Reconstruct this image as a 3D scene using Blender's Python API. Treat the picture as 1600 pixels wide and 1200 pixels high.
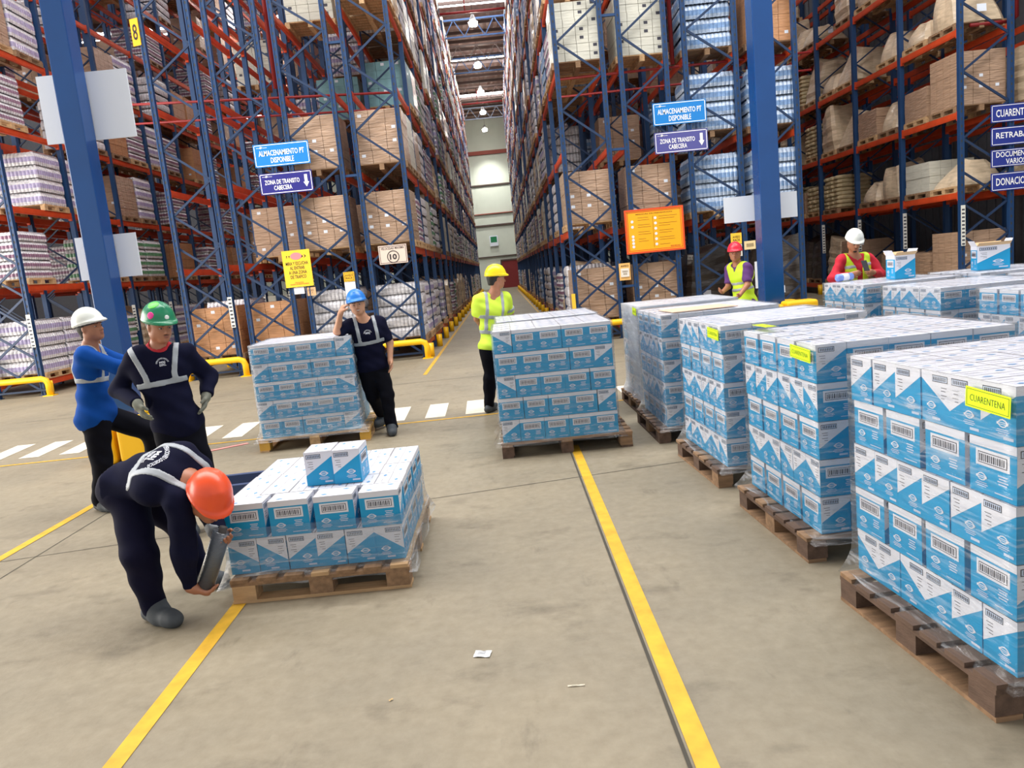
import bpy, bmesh, math, random
import numpy as np
from mathutils import Vector, Matrix

for o in list(bpy.data.objects): bpy.data.objects.remove(o)
sc = bpy.context.scene
C = sc.collection
rnd = random.Random(7)

# ------------------------------------------------------------------ camera
CAM_H = 1.69
CR = np.array([[0.995108435, -0.098788, 0.000364197],
               [-0.0151965806, -0.149432921, 0.988655079],
               [-0.0976128393, -0.983824544, -0.1502032]])
cd = bpy.data.cameras.new('camera'); cam = bpy.data.objects.new('camera', cd); C.objects.link(cam)
cd.sensor_width = 36; cd.lens = 36 * 1171 / 1600; cd.clip_end = 400
M3 = Matrix(((CR[0][0], -CR[0][1], -CR[0][2]), (CR[1][0], -CR[1][1], -CR[1][2]), (CR[2][0], -CR[2][1], -CR[2][2])))
cam.matrix_world = Matrix.Translation((0, 0, CAM_H)) @ M3.to_4x4()
sc.camera = cam
def proj(x, y, z):
    v = CR.T @ np.array([x, y, z - CAM_H]); 
    if v[2] < .1: return None
    return v[0] / v[2] * 1171 + 800, v[1] / v[2] * 1171 + 600
def inview(x, y, z, m=60):
    p = proj(x, y, z)
    return p is not None and -m < p[0] < 1600 + m and -m < p[1] < 1200 + m

# ------------------------------------------------------------------ world, light, exposure
w = bpy.data.worlds.new('world'); sc.world = w; w.use_nodes = True
bg = w.node_tree.nodes['Background']; bg.inputs[0].default_value = (0.97, 0.985, 1.0, 1); bg.inputs[1].default_value = .62
def area(name, loc, rot, sx, sy, power, col):
    l = bpy.data.lights.new(name, 'AREA'); l.shape = 'RECTANGLE'; l.size = sx; l.size_y = sy; l.energy = power; l.color = col
    o = bpy.data.objects.new(name, l); C.objects.link(o); o.location = loc; o.rotation_euler = rot; return o
area('dock_daylight', (-17, 8.0, 3.4), (0, math.radians(-90), 0), 6, 15, 2300, (1.0, .94, .85))
area('dock_fill', (-3, 7.5, 15.6), (0, 0, 0), 30, 7, 4000, (1.0, .985, .965))  # added overhead fill panel, matches none of the roof's skylight strips
area('aisle_fill', (-.2, 40, 15.6), (0, 0, 0), 3.0, 44, 800, (1.0, .985, .97))  # added fill panel to brighten the deep aisle, not a roof opening
sc.view_settings.view_transform = 'Standard'; sc.view_settings.look = 'None'
sc.view_settings.gamma = 1; sc.view_settings.use_curve_mapping = False
sc.view_settings.exposure = 0.3

# ------------------------------------------------------------------ helpers
def srgb(r, g, b):
    f = lambda c: (c / 255 / 12.92) if c / 255 <= .04045 else ((c / 255 + .055) / 1.055) ** 2.4
    return (f(r), f(g), f(b), 1)
MATS = {}
def mat(name, col=(128, 128, 128), rough=.6, metal=0, coat=0, noise=0, nscale=8, bump=0, bscale=40, stretch=(1, 1, 1), emit=None, estr=1, spec=.5, trans=0):
    if name in MATS: return MATS[name]
    m = bpy.data.materials.new(name); m.use_nodes = True; nt = m.node_tree; b = nt.nodes['Principled BSDF']
    c = srgb(*col); b.inputs['Base Color'].default_value = c
    b.inputs['Roughness'].default_value = rough; b.inputs['Metallic'].default_value = metal
    b.inputs['Coat Weight'].default_value = coat; b.inputs['Coat Roughness'].default_value = .12
    b.inputs['Specular IOR Level'].default_value = spec
    if noise or bump:
        tc = nt.nodes.new('ShaderNodeTexCoord'); mp = nt.nodes.new('ShaderNodeMapping'); mp.inputs['Scale'].default_value = stretch
        nt.links.new(tc.outputs['Object'], mp.inputs[0])
    if noise:
        n = nt.nodes.new('ShaderNodeTexNoise'); n.inputs['Scale'].default_value = nscale; n.inputs['Detail'].default_value = 5
        nt.links.new(mp.outputs[0], n.inputs['Vector'])
        r = nt.nodes.new('ShaderNodeMapRange'); r.inputs[1].default_value = .3; r.inputs[2].default_value = .7; r.inputs[3].default_value = 1 - noise; r.inputs[4].default_value = 1 + noise * .6
        nt.links.new(n.outputs[0], r.inputs[0])
        mx = nt.nodes.new('ShaderNodeVectorMath'); mx.operation = 'SCALE'; mx.inputs[0].default_value = c[:3]
        nt.links.new(r.outputs[0], mx.inputs['Scale']); nt.links.new(mx.outputs[0], b.inputs['Base Color'])
    if bump:
        n2 = nt.nodes.new('ShaderNodeTexNoise'); n2.inputs['Scale'].default_value = bscale; n2.inputs['Detail'].default_value = 4
        nt.links.new(mp.outputs[0], n2.inputs['Vector'])
        bp = nt.nodes.new('ShaderNodeBump'); bp.inputs['Strength'].default_value = bump; bp.inputs['Distance'].default_value = .02
        nt.links.new(n2.outputs[0], bp.inputs['Height']); nt.links.new(bp.outputs[0], b.inputs['Normal'])
        if coat: nt.links.new(bp.outputs[0], b.inputs['Coat Normal'])
    if emit:
        b.inputs['Emission Color'].default_value = srgb(*emit); b.inputs['Emission Strength'].default_value = estr
    MATS[name] = m; return m

class MB:
    def __init__(s): s.v = []; s.f = []; s.m = []
    def quad(s, a, b, c, d, mi=0):
        n = len(s.v); s.v += [a, b, c, d]; s.f.append((n, n + 1, n + 2, n + 3)); s.m.append(mi)
    def poly(s, pts, mi=0):
        n = len(s.v); s.v += list(pts); s.f.append(tuple(range(n, n + len(pts)))); s.m.append(mi)
    def box(s, x0, y0, z0, x1, y1, z1, mi=0):
        n = len(s.v); s.v += [(x0, y0, z0), (x1, y0, z0), (x1, y1, z0), (x0, y1, z0), (x0, y0, z1), (x1, y0, z1), (x1, y1, z1), (x0, y1, z1)]
        for q in ((0, 3, 2, 1), (4, 5, 6, 7), (0, 1, 5, 4), (1, 2, 6, 5), (2, 3, 7, 6), (3, 0, 4, 7)):
            s.f.append(tuple(n + i for i in q)); s.m.append(mi)
    def cbox(s, x, y, z, sx, sy, sz, mi=0): s.box(x - sx / 2, y - sy / 2, z - sz / 2, x + sx / 2, y + sy / 2, z + sz / 2, mi)
    def bar(s, a, b, wd, hd, mi=0):
        a = Vector(a); b = Vector(b); d = (b - a).normalized()
        up = Vector((0, 1, 0)) if abs(d.y) < .9 else Vector((1, 0, 0))
        sx = d.cross(up).normalized(); sy = sx.cross(d).normalized(); n = len(s.v)
        for p in (a, b):
            for i, j in ((-1, -1), (1, -1), (1, 1), (-1, 1)): s.v.append(tuple(p + sx * i * wd / 2 + sy * j * hd / 2))
        for q in ((0, 3, 2, 1), (4, 5, 6, 7), (0, 1, 5, 4), (1, 2, 6, 5), (2, 3, 7, 6), (3, 0, 4, 7)):
            s.f.append(tuple(n + i for i in q)); s.m.append(mi)
    def tube(s, pts, r, k=10, mi=0):
        pts = [Vector(p) for p in pts]; n0 = len(s.v); N = len(pts)
        for i, p in enumerate(pts):
            d = (pts[min(i + 1, N - 1)] - pts[max(i - 1, 0)]).normalized()
            up = Vector((0, 0, 1)) if abs(d.z) < .95 else Vector((1, 0, 0))
            a = d.cross(up).normalized(); b = a.cross(d)
            rr = r[i] if isinstance(r, (list, tuple)) else r
            for j in range(k):
                t = 2 * math.pi * j / k; s.v.append(tuple(p + a * rr * math.cos(t) + b * rr * math.sin(t)))
        for i in range(N - 1):
            for j in range(k):
                a0 = n0 + i * k + j; a1 = n0 + i * k + (j + 1) % k
                s.f.append((a0, a1, a1 + k, a0 + k)); s.m.append(mi)
        s.f.append(tuple(n0 + j for j in range(k))[::-1]); s.m.append(mi)
        s.f.append(tuple(n0 + (N - 1) * k + j for j in range(k))); s.m.append(mi)
    def mesh(s, name, mats, smooth=False):
        me = bpy.data.meshes.new(name); me.from_pydata([tuple(v) for v in s.v], [], s.f)
        for m in (mats if isinstance(mats, (list, tuple)) else [mats]): me.materials.append(m)
        me.polygons.foreach_set('material_index', s.m)
        if smooth: me.polygons.foreach_set('use_smooth', [True] * len(s.f))
        me.update(); return me
def link(name, me, parent=None, loc=(0, 0, 0), rz=0, kind=None):
    o = bpy.data.objects.new(name, me); C.objects.link(o); o.location = loc; o.rotation_euler = (0, 0, rz)
    if parent: o.parent = parent
    if kind: o['kind'] = kind
    return o
def tag(o, label, cat, group=None):
    o['label'] = label; o['category'] = cat
    if group: o['group'] = group
    return o
def thing(name, label, cat, loc=(0, 0, 0), rz=0, group=None):
    return tag(link(name, None, None, loc, rz), label, cat, group)
def bevel(me, wd, seg=2):
    bm = bmesh.new(); bm.from_mesh(me)
    bmesh.ops.bevel(bm, geom=list(bm.edges), offset=wd, segments=seg, affect='EDGES', profile=.6)
    bm.to_mesh(me); bm.free(); return me
ORD = ['first', 'second', 'third', 'fourth', 'fifth', 'sixth', 'seventh', 'eighth', 'ninth', 'tenth', 'eleventh', 'twelfth',
       'thirteenth', 'fourteenth', 'fifteenth', 'sixteenth', 'seventeenth', 'eighteenth', 'nineteenth', 'twentieth', 'twenty-first', 'twenty-second', 'twenty-third', 'twenty-fourth'] + ['%dth' % i for i in range(25, 60)]
def text_mesh(lines, width, height, m, extr=.001, weight=.012, squeeze=None, pad=0):
    """lines of lettering, filling width x height, in the local XZ plane facing -Y"""
    cu = bpy.data.curves.new('txt', 'FONT'); cu.body = '\n'.join(lines); cu.align_x = 'CENTER'; cu.extrude = 0; cu.offset = weight; cu.space_line = .95; cu.resolution_u = 2
    to = bpy.data.objects.new('txt', cu); C.objects.link(to)
    bpy.context.view_layer.update()
    dg = bpy.context.evaluated_depsgraph_get(); me = bpy.data.meshes.new_from_object(to.evaluated_get(dg))
    bpy.data.objects.remove(to)
    n = len(me.vertices); a = np.empty(n * 3, 'f'); me.vertices.foreach_get('co', a); a = a.reshape(-1, 3)
    lo = a.min(0); hi = a.max(0); s = a.copy()
    s[:, 0] = (a[:, 0] - (lo[0] + hi[0]) / 2) / (hi[0] - lo[0]) * width
    s[:, 2] = (a[:, 1] - (lo[1] + hi[1]) / 2) / (hi[1] - lo[1]) * height
    s[:, 1] = -extr
    me.vertices.foreach_set('co', s.ravel()); me.materials.clear(); me.materials.append(m); me.update(); return me

# ------------------------------------------------------------------ materials
def floor_material():
    m = bpy.data.materials.new('concrete'); m.use_nodes = True; nt = m.node_tree; b = nt.nodes['Principled BSDF']
    tc = nt.nodes.new('ShaderNodeTexCoord')
    def noise(sc_, det, stretch=(1, 1, 1), off=0):
        mp = nt.nodes.new('ShaderNodeMapping'); mp.inputs['Scale'].default_value = stretch; mp.inputs['Location'].default_value = (off, off, 0)
        nt.links.new(tc.outputs['Object'], mp.inputs[0]); n = nt.nodes.new('ShaderNodeTexNoise'); n.inputs['Scale'].default_value = sc_; n.inputs['Detail'].default_value = det
        n.inputs['Roughness'].default_value = .62
        nt.links.new(mp.outputs[0], n.inputs['Vector']); return n.outputs[0]
    def ramp(src, p0, p1, c0, c1):
        r = nt.nodes.new('ShaderNodeValToRGB'); r.color_ramp.elements[0].position = p0; r.color_ramp.elements[1].position = p1
        r.color_ramp.elements[0].color = c0; r.color_ramp.elements[1].color = c1; nt.links.new(src, r.inputs[0]); return r.outputs[0]
    def mix(kind, fac, a, b_):
        x = nt.nodes.new('ShaderNodeMix'); x.data_type = 'RGBA'; x.blend_type = kind; x.inputs[0].default_value = fac
        nt.links.new(a, x.inputs[6]); nt.links.new(b_, x.inputs[7]); return x.outputs[2]
    base = ramp(noise(.7, 8), .3, .75, srgb(138, 130, 113), srgb(160, 149, 127))
    fine = ramp(noise(14, 8, off=5), .25, .75, srgb(226, 224, 220), srgb(255, 255, 255))
    stain = ramp(noise(2.3, 9, (1, 1.6, 1), 11), .56, .75, srgb(255, 255, 255), srgb(196, 194, 192))
    scuff = ramp(noise(5, 10, (1, .35, 1), 3), .62, .78, srgb(255, 255, 255), srgb(172, 170, 168))
    c = mix('MULTIPLY', 1, base, fine); c = mix('MULTIPLY', .8, c, stain); c = mix('MULTIPLY', .7, c, scuff)
    nt.links.new(c, b.inputs['Base Color'])
    rr = nt.nodes.new('ShaderNodeMapRange'); rr.inputs[3].default_value = .42; rr.inputs[4].default_value = .66; nt.links.new(noise(3, 6, off=9), rr.inputs[0]); nt.links.new(rr.outputs[0], b.inputs['Roughness'])
    bp = nt.nodes.new('ShaderNodeBump'); bp.inputs['Strength'].default_value = .12; bp.inputs['Distance'].default_value = .01; nt.links.new(noise(60, 4), bp.inputs['Height']); nt.links.new(bp.outputs[0], b.inputs['Normal'])
    b.inputs['Specular IOR Level'].default_value = .35
    return m
def film_material(name, haze=.10, streak=.55, tangle=1.0):
    m = bpy.data.materials.new(name); m.use_nodes = True; nt = m.node_tree; nt.nodes.clear()
    out = nt.nodes.new('ShaderNodeOutputMaterial'); tc = nt.nodes.new('ShaderNodeTexCoord')
    mp = nt.nodes.new('ShaderNodeMapping'); mp.inputs['Scale'].default_value = (1.2, 1.2, 11); mp.inputs['Rotation'].default_value = (.12, .1, 0); nt.links.new(tc.outputs['Object'], mp.inputs[0])
    n = nt.nodes.new('ShaderNodeTexNoise'); n.inputs['Scale'].default_value = 2.6; n.inputs['Detail'].default_value = 6; n.inputs['Distortion'].default_value = 1.2 * tangle; nt.links.new(mp.outputs[0], n.inputs['Vector'])
    n3 = nt.nodes.new('ShaderNodeTexNoise'); n3.inputs['Scale'].default_value = 1.4; n3.inputs['Detail'].default_value = 3; nt.links.new(tc.outputs['Object'], n3.inputs['Vector'])
    bp = nt.nodes.new('ShaderNodeBump'); bp.inputs['Strength'].default_value = .8; bp.inputs['Distance'].default_value = .03; nt.links.new(n.outputs[0], bp.inputs['Height'])
    gl = nt.nodes.new('ShaderNodeBsdfGlossy'); gl.inputs['Roughness'].default_value = .16; nt.links.new(bp.outputs[0], gl.inputs['Normal'])
    df = nt.nodes.new('ShaderNodeBsdfDiffuse'); df.inputs[0].default_value = srgb(228, 232, 238)
    tr = nt.nodes.new('ShaderNodeBsdfTransparent')
    fr = nt.nodes.new('ShaderNodeLayerWeight'); fr.inputs[0].default_value = .32; nt.links.new(bp.outputs[0], fr.inputs['Normal'])
    r1 = nt.nodes.new('ShaderNodeMapRange'); r1.inputs[1].default_value = .5; r1.inputs[2].default_value = .72; r1.inputs[3].default_value = haze; r1.inputs[4].default_value = streak; nt.links.new(n.outputs[0], r1.inputs[0])
    mu = nt.nodes.new('ShaderNodeMath'); mu.operation = 'MULTIPLY'; r3 = nt.nodes.new('ShaderNodeMapRange'); r3.inputs[1].default_value = .3; r3.inputs[2].default_value = .7; r3.inputs[3].default_value = .4; r3.inputs[4].default_value = 1.2; nt.links.new(n3.outputs[0], r3.inputs[0])
    nt.links.new(r1.outputs[0], mu.inputs[0]); nt.links.new(r3.outputs[0], mu.inputs[1])
    m1 = nt.nodes.new('ShaderNodeMixShader'); nt.links.new(mu.outputs[0], m1.inputs[0]); nt.links.new(tr.outputs[0], m1.inputs[1]); nt.links.new(df.outputs[0], m1.inputs[2])
    gm = nt.nodes.new('ShaderNodeMath'); gm.operation = 'MULTIPLY_ADD'; gm.inputs[1].default_value = .45; gm.inputs[2].default_value = .03; nt.links.new(fr.outputs['Fresnel'], gm.inputs[0])
    m2 = nt.nodes.new('ShaderNodeMixShader'); nt.links.new(gm.outputs[0], m2.inputs[0]); nt.links.new(m1.outputs[0], m2.inputs[1]); nt.links.new(gl.outputs[0], m2.inputs[2])
    nt.links.new(m2.outputs[0], out.inputs[0]); return m
M_floor = floor_material()
M_film = film_material('stretch_film', .03, .45)
M_filmheavy = film_material('dense_film', .62, .92)
M_filmlight = film_material('thin_film', .01, .2)
M_yline = mat('yellow_floor_paint', (216, 168, 40), .6, noise=.22, nscale=9)
M_wline = mat('white_floor_paint', (226, 218, 200), .6, noise=.12, nscale=7)
M_dark = mat('dark_groove', (70, 66, 58), .9)
M_blue = mat('rack_blue', (22, 60, 104), .5, noise=.12, nscale=3)
M_bluedark = mat('brace_blue', (20, 46, 80), .5)
M_col = mat('column_blue', (5, 68, 132), .25, coat=.35, noise=.1, nscale=2)
M_orange = mat('beam_orange', (206, 74, 34), .45, noise=.14, nscale=5)
M_yel = mat('guard_yellow', (250, 194, 20), .38)
M_red = mat('pipe_red', (140, 28, 30), .5)
M_wood = mat('pallet_wood', (150, 118, 88), .8, noise=.35, nscale=5, stretch=(1, 6, 6), bump=.3)
M_wood2 = mat('pale_wood', (196, 160, 118), .8, noise=.25, nscale=5, stretch=(6, 1, 6), bump=.3)
M_woodd = mat('dark_wood', (104, 82, 68), .85, noise=.35, nscale=4, stretch=(6, 1, 6), bump=.3)
M_woody = mat('yellow_wood', (208, 160, 66), .75, noise=.2, nscale=4)
M_wht = mat('print_white', (226, 228, 238), .45)
M_cblue = mat('carton_blue', (0, 154, 208), .42)
M_top = mat('carton_top', (232, 230, 226), .5)
M_ink = mat('print_ink', (58, 58, 70), .5)
M_lil = mat('print_pale', (196, 210, 232), .45)
M_sign = mat('board_white', (226, 232, 242), .35)

# ------------------------------------------------------------------ setting
def plane_box(name, x0, y0, z0, x1, y1, z1, m, kind='structure', parent=None):
    b = MB(); b.box(x0, y0, z0, x1, y1, z1); return link(name, b.mesh(name, m), parent, kind=kind)
plane_box('floor', -24, -8, -.1, 16, 75, 0, M_floor)
def strip(name, pts, wd, m, z=.002):
    b = MB()
    for (x0, y0), (x1, y1) in zip(pts[:-1], pts[1:]):
        d = Vector((x1 - x0, y1 - y0)).normalized(); n = Vector((-d.y, d.x)) * wd / 2
        b.poly([(x0 - n.x, y0 - n.y, z), (x0 + n.x, y0 + n.y, z), (x1 + n.x, y1 + n.y, z), (x1 - n.x, y1 - n.y, z)][::-1])
    return link(name, b.mesh(name, m))
def fix_up(o):
    me = o.data
    for p in me.polygons:
        if p.normal.z < 0: p.flip()
for nm, pts, wd, m, lab in [
    ('floor_line', [(.515, -2), (.53, 6.9)], .078, M_yline, 'yellow floor line running from the foreground under the middle stack'),
    ('floor_line', [(-1.62, -2), (-1.635, 4.3)], .078, M_yline, 'yellow floor line running under the low half-built stack'),
    ('floor_line', [(-3.8, 1), (-3.78, 8.2)], .075, M_yline, 'yellow floor line behind the bending worker at the left'),
    ('floor_line', [(-9, 8.55), (3.2, 9.0)], .05, M_yline, 'thin yellow line along the near edge of the zebra crossing'),
    ('floor_line', [(-1.52, 13.2), (-1.52, 66)], .07, M_yline, 'yellow floor line beside the rack left of the long aisle'),
    ('floor_line', [(1.28, 14.4), (1.28, 66)], .07, M_yline, 'yellow floor line beside the rack right of the long aisle')]:
    o = strip(nm, pts, wd, m, .003); fix_up(o); tag(o, lab, 'floor marking')
for nm, pts, wd in [('trim_1', [(.458, -2), (.473, 6.9)], .014), ('trim_2', [(-7, 4.6), (-.87, 5.6), (1.69, 6.03), (6, 6.8)], .007), ('trim_3', [(-3.51, 1), (-3.51, 8.2)], .007), ('trim_4', [(-8, 12.2), (8, 12.5)], .014)]:
    o = strip(nm, pts, wd, M_dark, .0035 if nm == 'trim_1' else .0025); fix_up(o); o['kind'] = 'structure'
zc = thing('zebra_crossing', 'zebra crossing of white floor bars between stacks and racks', 'floor marking')
for k in range(-22, 11):
    x = -1.10 + .5 * k
    b = MB(); sh = -.02 + .045 * min(0, k) * .2; b.poly([(x, 9.02, .003), (x + .25, 9.02, .003), (x + .25 + sh, 9.98, .003), (x + sh, 9.98, .003)])
    link('bar', b.mesh('zebra_bar', M_wline), zc)
# wear patch
M_patch = mat('worn_concrete', (190, 184, 172), .8, noise=.2, nscale=12)

# ceiling with skylights, purlins, trusses
M_roof = mat('roof_sheet', (150, 122, 110), .6, noise=.1, nscale=2)
M_sky = mat('skylight', (255, 255, 255), .5, emit=(250, 252, 255), estr=9)
RZ = 16.0
sky_y = [10.3, 21.0, 31.7, 42.6, 53.4, 64.2]
b = MB(); prev = -8
for y in sky_y + [76]:
    x = -24
    while x < 16:   # corrugated sheets
        b.quad((x, prev, RZ), (x + .2, prev, RZ + .05), (x + .2, y - (.65 if y < 76 else 0), RZ + .05), (x, y - (.65 if y < 76 else 0), RZ)); b.quad((x + .2, prev, RZ + .05), (x + .4, prev, RZ), (x + .4, y - (.65 if y < 76 else 0), RZ), (x + .2, y - (.65 if y < 76 else 0), RZ + .05)); x += .4
    prev = y + .65
link('ceiling', b.mesh('ceiling', M_roof), kind='structure')
for i, y in enumerate(sky_y):
    b = MB(); b.quad((-24, y - .65, RZ + .02), (-24, y + .65, RZ + .02), (16, y + .65, RZ + .02), (16, y - .65, RZ + .02))
    o = link('window_%d' % (i + 1), b.mesh('skylight', M_sky), kind='structure')
b = MB(); y = -7
M_purl = mat('purlin_steel', (84, 66, 60), .6)
while y < 74:
    b.box(-24, y - .04, RZ - .2, 16, y + .04, RZ - .02); y += 1.7
link('trim_5', b.mesh('purlins', M_purl), kind='structure')
M_truss = mat('truss_steel', (96, 104, 118), .5)
def truss(x0, x1, y, z, h, m, n=3, q=0):
    t = thing('aisle_tie', '%s steel lattice tie from the front spanning the aisle between rack tops' % ORD[q], 'truss', (0, 0, 0), group='lattice ties over the aisle')
    b = MB(); b.bar((x0, y, z), (x1, y, z), .09, .09); link('top_chord', b.mesh('top_chord', m), t)
    b = MB(); b.bar((x0, y, z - h), (x1, y, z - h), .08, .08); link('bottom_chord', b.mesh('bottom_chord', m), t)
    st = (x1 - x0) / (2 * n); b = MB()
    for k in range(2 * n):
        za, zb = (z - h, z) if k % 2 == 0 else (z, z - h)
        b.bar((x0 + st * k, y, za), (x0 + st * (k + 1), y, zb), .05, .05)
    link('web', b.mesh('web', m), t)
for k, y in enumerate([36, 43.5, 47.2, 51, 57.5, 66]):
    truss(-1.8, 1.56, y, 15.1 if k % 2 == 0 else 15.4, .9, M_blue if k in (1, 3) else M_purl if k % 2 == 0 else M_truss, q=k)
for y in (40.2, 61):
    b = MB(); b.tube([(-3, y, 14.7), (3, y, 14.7)], .06); b.tube([(-.5, y, 14.7), (-.5, y, 15.9)], .03)
    tag(link('sprinkler_pipe', b.mesh('pipe', M_red, True)), 'red sprinkler pipe crossing high under the roof, %s' % ('nearer one' if y < 50 else 'farther one'), 'pipe')
# high-bay lamps
M_lamp = mat('lamp_glow', (255, 255, 255), emit=(255, 250, 240), estr=90)
M_lampb = mat('lamp_housing', (150, 150, 150), .4)
b = MB(); b.tube([(0, 0, .35), (0, 0, .2), (0, 0, .0)], [.06, .13, .2], 12); lamp_body = b.mesh('lamp_body', M_lampb, True)
b = MB(); b.tube([(0, 0, -.02), (0, 0, -.2)], [.24, .2], 12); lamp_disc = b.mesh('lamp_disc', M_lamp, True)
b = MB(); b.tube([(0, 0, .35), (0, 0, 1.5)], .01, 6); lamp_rod = b.mesh('lamp_rod', M_dark)
for xi, (lx, an) in enumerate([(-.15, 'main aisle'), (-8.4, 'left aisle')]):
    for i, y in enumerate([33.5, 41, 49, 56, 63, 70.5]):
        if not inview(lx, y, 14.5): continue
        t = thing('high_bay_lamp', '%s glowing lamp hanging above the %s, counted from the front' % (ORD[i], an), 'lamp', (lx, y, 14.45))
        pl = bpy.data.lights.new('lamp_light', 'SPOT'); pl.energy = 500; pl.spot_size = 2.4; pl.spot_blend = .6; pl.shadow_soft_size = .2; pl.color = (1, .97, .92); po = bpy.data.objects.new('lamp_light', pl); C.objects.link(po); po.location = (lx, y, 14.15)
        link('housing', lamp_body, t); link('diffuser', lamp_disc, t); link('rod', lamp_rod, t)
l = bpy.data.lights.new('wall_wash', 'SPOT'); l.energy = 1500; l.spot_size = math.radians(60); l.spot_blend = 1; l.color = (1, 1, .95)
lo = bpy.data.objects.new('wall_wash', l); C.objects.link(lo); lo.location = (-.1, 70.5, 14.0)
lo.rotation_euler = (math.radians(35), 0, 0)

# walls
M_wallb = mat('far_wall_sheet', (206, 212, 198), .6, noise=.05, nscale=1)
wb = link('wall_back', None, kind='structure')
b = MB(); x = -24
while x < 16:
    b.box(x, 74.0, 0, x + .3, 74.1, RZ); b.box(x + .3, 74.04, 0, x + .36, 74.1, RZ); x += .36
bpy.data.objects.remove(wb); wb = link('wall_back', b.mesh('wall_back', M_wallb), kind='structure')
for z, m, h in [(12.9, M_red, .35), (9.9, M_purl, .12), (7.2, M_red, .08), (6.1, M_purl, .14), (3.1, M_purl, .1)]:
    b = MB(); b.box(-24, 73.85, z - h / 2, 16, 73.98, z + h / 2); link('girt', b.mesh('girt', mat('girt_red', (150, 70, 54), .6) if m is M_red else m), wb)
t = thing('roller_door', 'dark red roller door low in the far wall', 'door', (1.1, 73.8, 0)); b = MB(); b.box(-.9, 0, 0, .9, .1, 2.6); link('curtain', b.mesh('door', mat('door_red', (120, 34, 34), .5)), t)
b = MB(); b.box(-1.0, -.05, 2.6, 1.0, .1, 2.75); b.box(-1.02, -.05, 0, -.9, .1, 2.6); b.box(.9, -.05, 0, 1.02, .1, 2.6); link('frame', b.mesh('door_frame', M_purl), t)
t = thing('exit_sign', 'small green and white exit sign on the far wall', 'sign', (-.35, 73.8, 4.6)); b = MB(); b.box(-.4, 0, -.5, .4, .03, .5); link('plate', b.mesh('plate', M_sign), t)
b = MB(); b.box(-.3, -.01, -.15, .3, 0, .4); link('pictogram', b.mesh('pictogram', mat('sign_green', (24, 120, 74))), t)
M_wallr = mat('side_wall_sheet', (96, 98, 104), .8, noise=.1)
b = MB(); y = 13
while y < 75:
    b.box(13.0, y, 0, 13.1, y + .3, RZ); b.box(13.05, y + .3, 0, 13.1, y + .36, RZ); y += .36
link('wall_right', b.mesh('wall_right', M_wallr), kind='structure')
plane_box('wall_left', -24.1, 13, 0, -24, 75, RZ, M_wallr)

# ------------------------------------------------------------------ racks
YF = 16.2; BAY = 2.32; LEV = [.33, 2.38, 4.03, 5.68, 7.33, 8.98, 10.63, 12.28, 13.9]
def post_mesh(h):
    b = MB(); s = .046; t = .05
    # open channel section with lips: four faces plus a recessed front groove
    b.box(-s, -t, 0, -s + .02, t, h); b.box(s - .02, -t, 0, s, t, h); b.box(-s + .02, -t + .015, 0, s - .02, -t + .03, h)
    b.box(-.075, -.07, 0, .075, .07, .012)
    for k in range(int(h / .15)):
        z = .1 + k * .15; b.box(-.012, -t + .012, z, .012, -t + .016, z + .05, 1)
    return b.mesh('post', [M_blue, M_dark])
PH = 14.9
POST = post_mesh(PH)
def brace_mesh(x0, x1, z0, z1):
    b = MB(); b.bar((x0, 0, z0), (x1, 0, z1), .045, .03); return b.mesh('brace', M_bluedark)
DZ = .675
BR_UP = brace_mesh(.04, .96, 0, DZ); BR_DN = brace_mesh(.96, .04, 0, DZ)
b = MB(); b.box(-.0525, -.05, 0, .0525, .05, PH); b.box(.9475, -.05, 0, 1.0525, .05, PH); z = .1; k = 0
while z + DZ < PH:
    if k % 2: b.bar((.04, 0, z), (.96, 0, z + DZ), .035, .03, 1)
    else: b.bar((.96, 0, z), (.04, 0, z + DZ), .035, .03, 1)
    z += DZ; k += 1
FRAME = b.mesh('upright_frame', [M_blue, M_bluedark])
b = MB(); L = BAY - .11
b.box(-.025, .055, -.13, .025, .055 + L, 0); b.box(-.03, .055, -.105, .03, .055 + L, -.03); b.box(-.034, .055, -.17, .034, .1, .02); b.box(-.034, .01 + L, -.17, .034, .055 + L, .02)
BEAM = b.mesh('beam', M_orange)
b = MB(); b.tube([(0, 0, 0), (0, 0, .3)], .075, 10); PROT = b.mesh('foot_guard', M_yel, True)
def rack(name_label, x0, x1, nb, guard_x=None, detail=3, skip=()):
    """x0 < x1 are the two post lines; beams run along Y"""
    t = thing('pallet_rack', name_label, 'rack', (x0 + .05, YF, 0)); W = x1 - x0 - .1; sx = W
    for x in (0, W): link('post', POST, t, (x, 0, 0))
    z = .1; k = 0
    while z + DZ < PH:
        o = link('brace', BR_UP if k % 2 else BR_DN, t, (0, 0, z)); o.scale.x = sx
        if z < 2.2:
            o = link('brace', BR_DN if k % 2 else BR_UP, t, (0, .03, z)); o.scale.x = sx
        z += DZ; k += 1
    for i in range(1, nb + 1):
        o = link('upright_frame', FRAME, t, (0, i * BAY, 0)); o.scale.x = sx
    v = []; f = []
    rest = MB()
    for i in range(nb):
        for li, z in enumerate(LEV):
            if li in skip and i < 2: continue
            for x in (-.0, W):
                if i < detail and z < 9.2: link('beam', BEAM, t, (x, i * BAY, z))
                else: rest.box(x - .028, i * BAY + .055, z - .13, x + .028, (i + 1) * BAY - .055, z)
    link('beams', rest.mesh('beams', M_orange), t, kind='stuff')
    if guard_x is not None:
        gx = W + .03 if guard_x > 0 else -.03
        for i in range(nb + 1): link('foot_guard', PROT, t, (gx + .1 * guard_x, i * BAY, 0))
    return t
NB = 21
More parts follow.
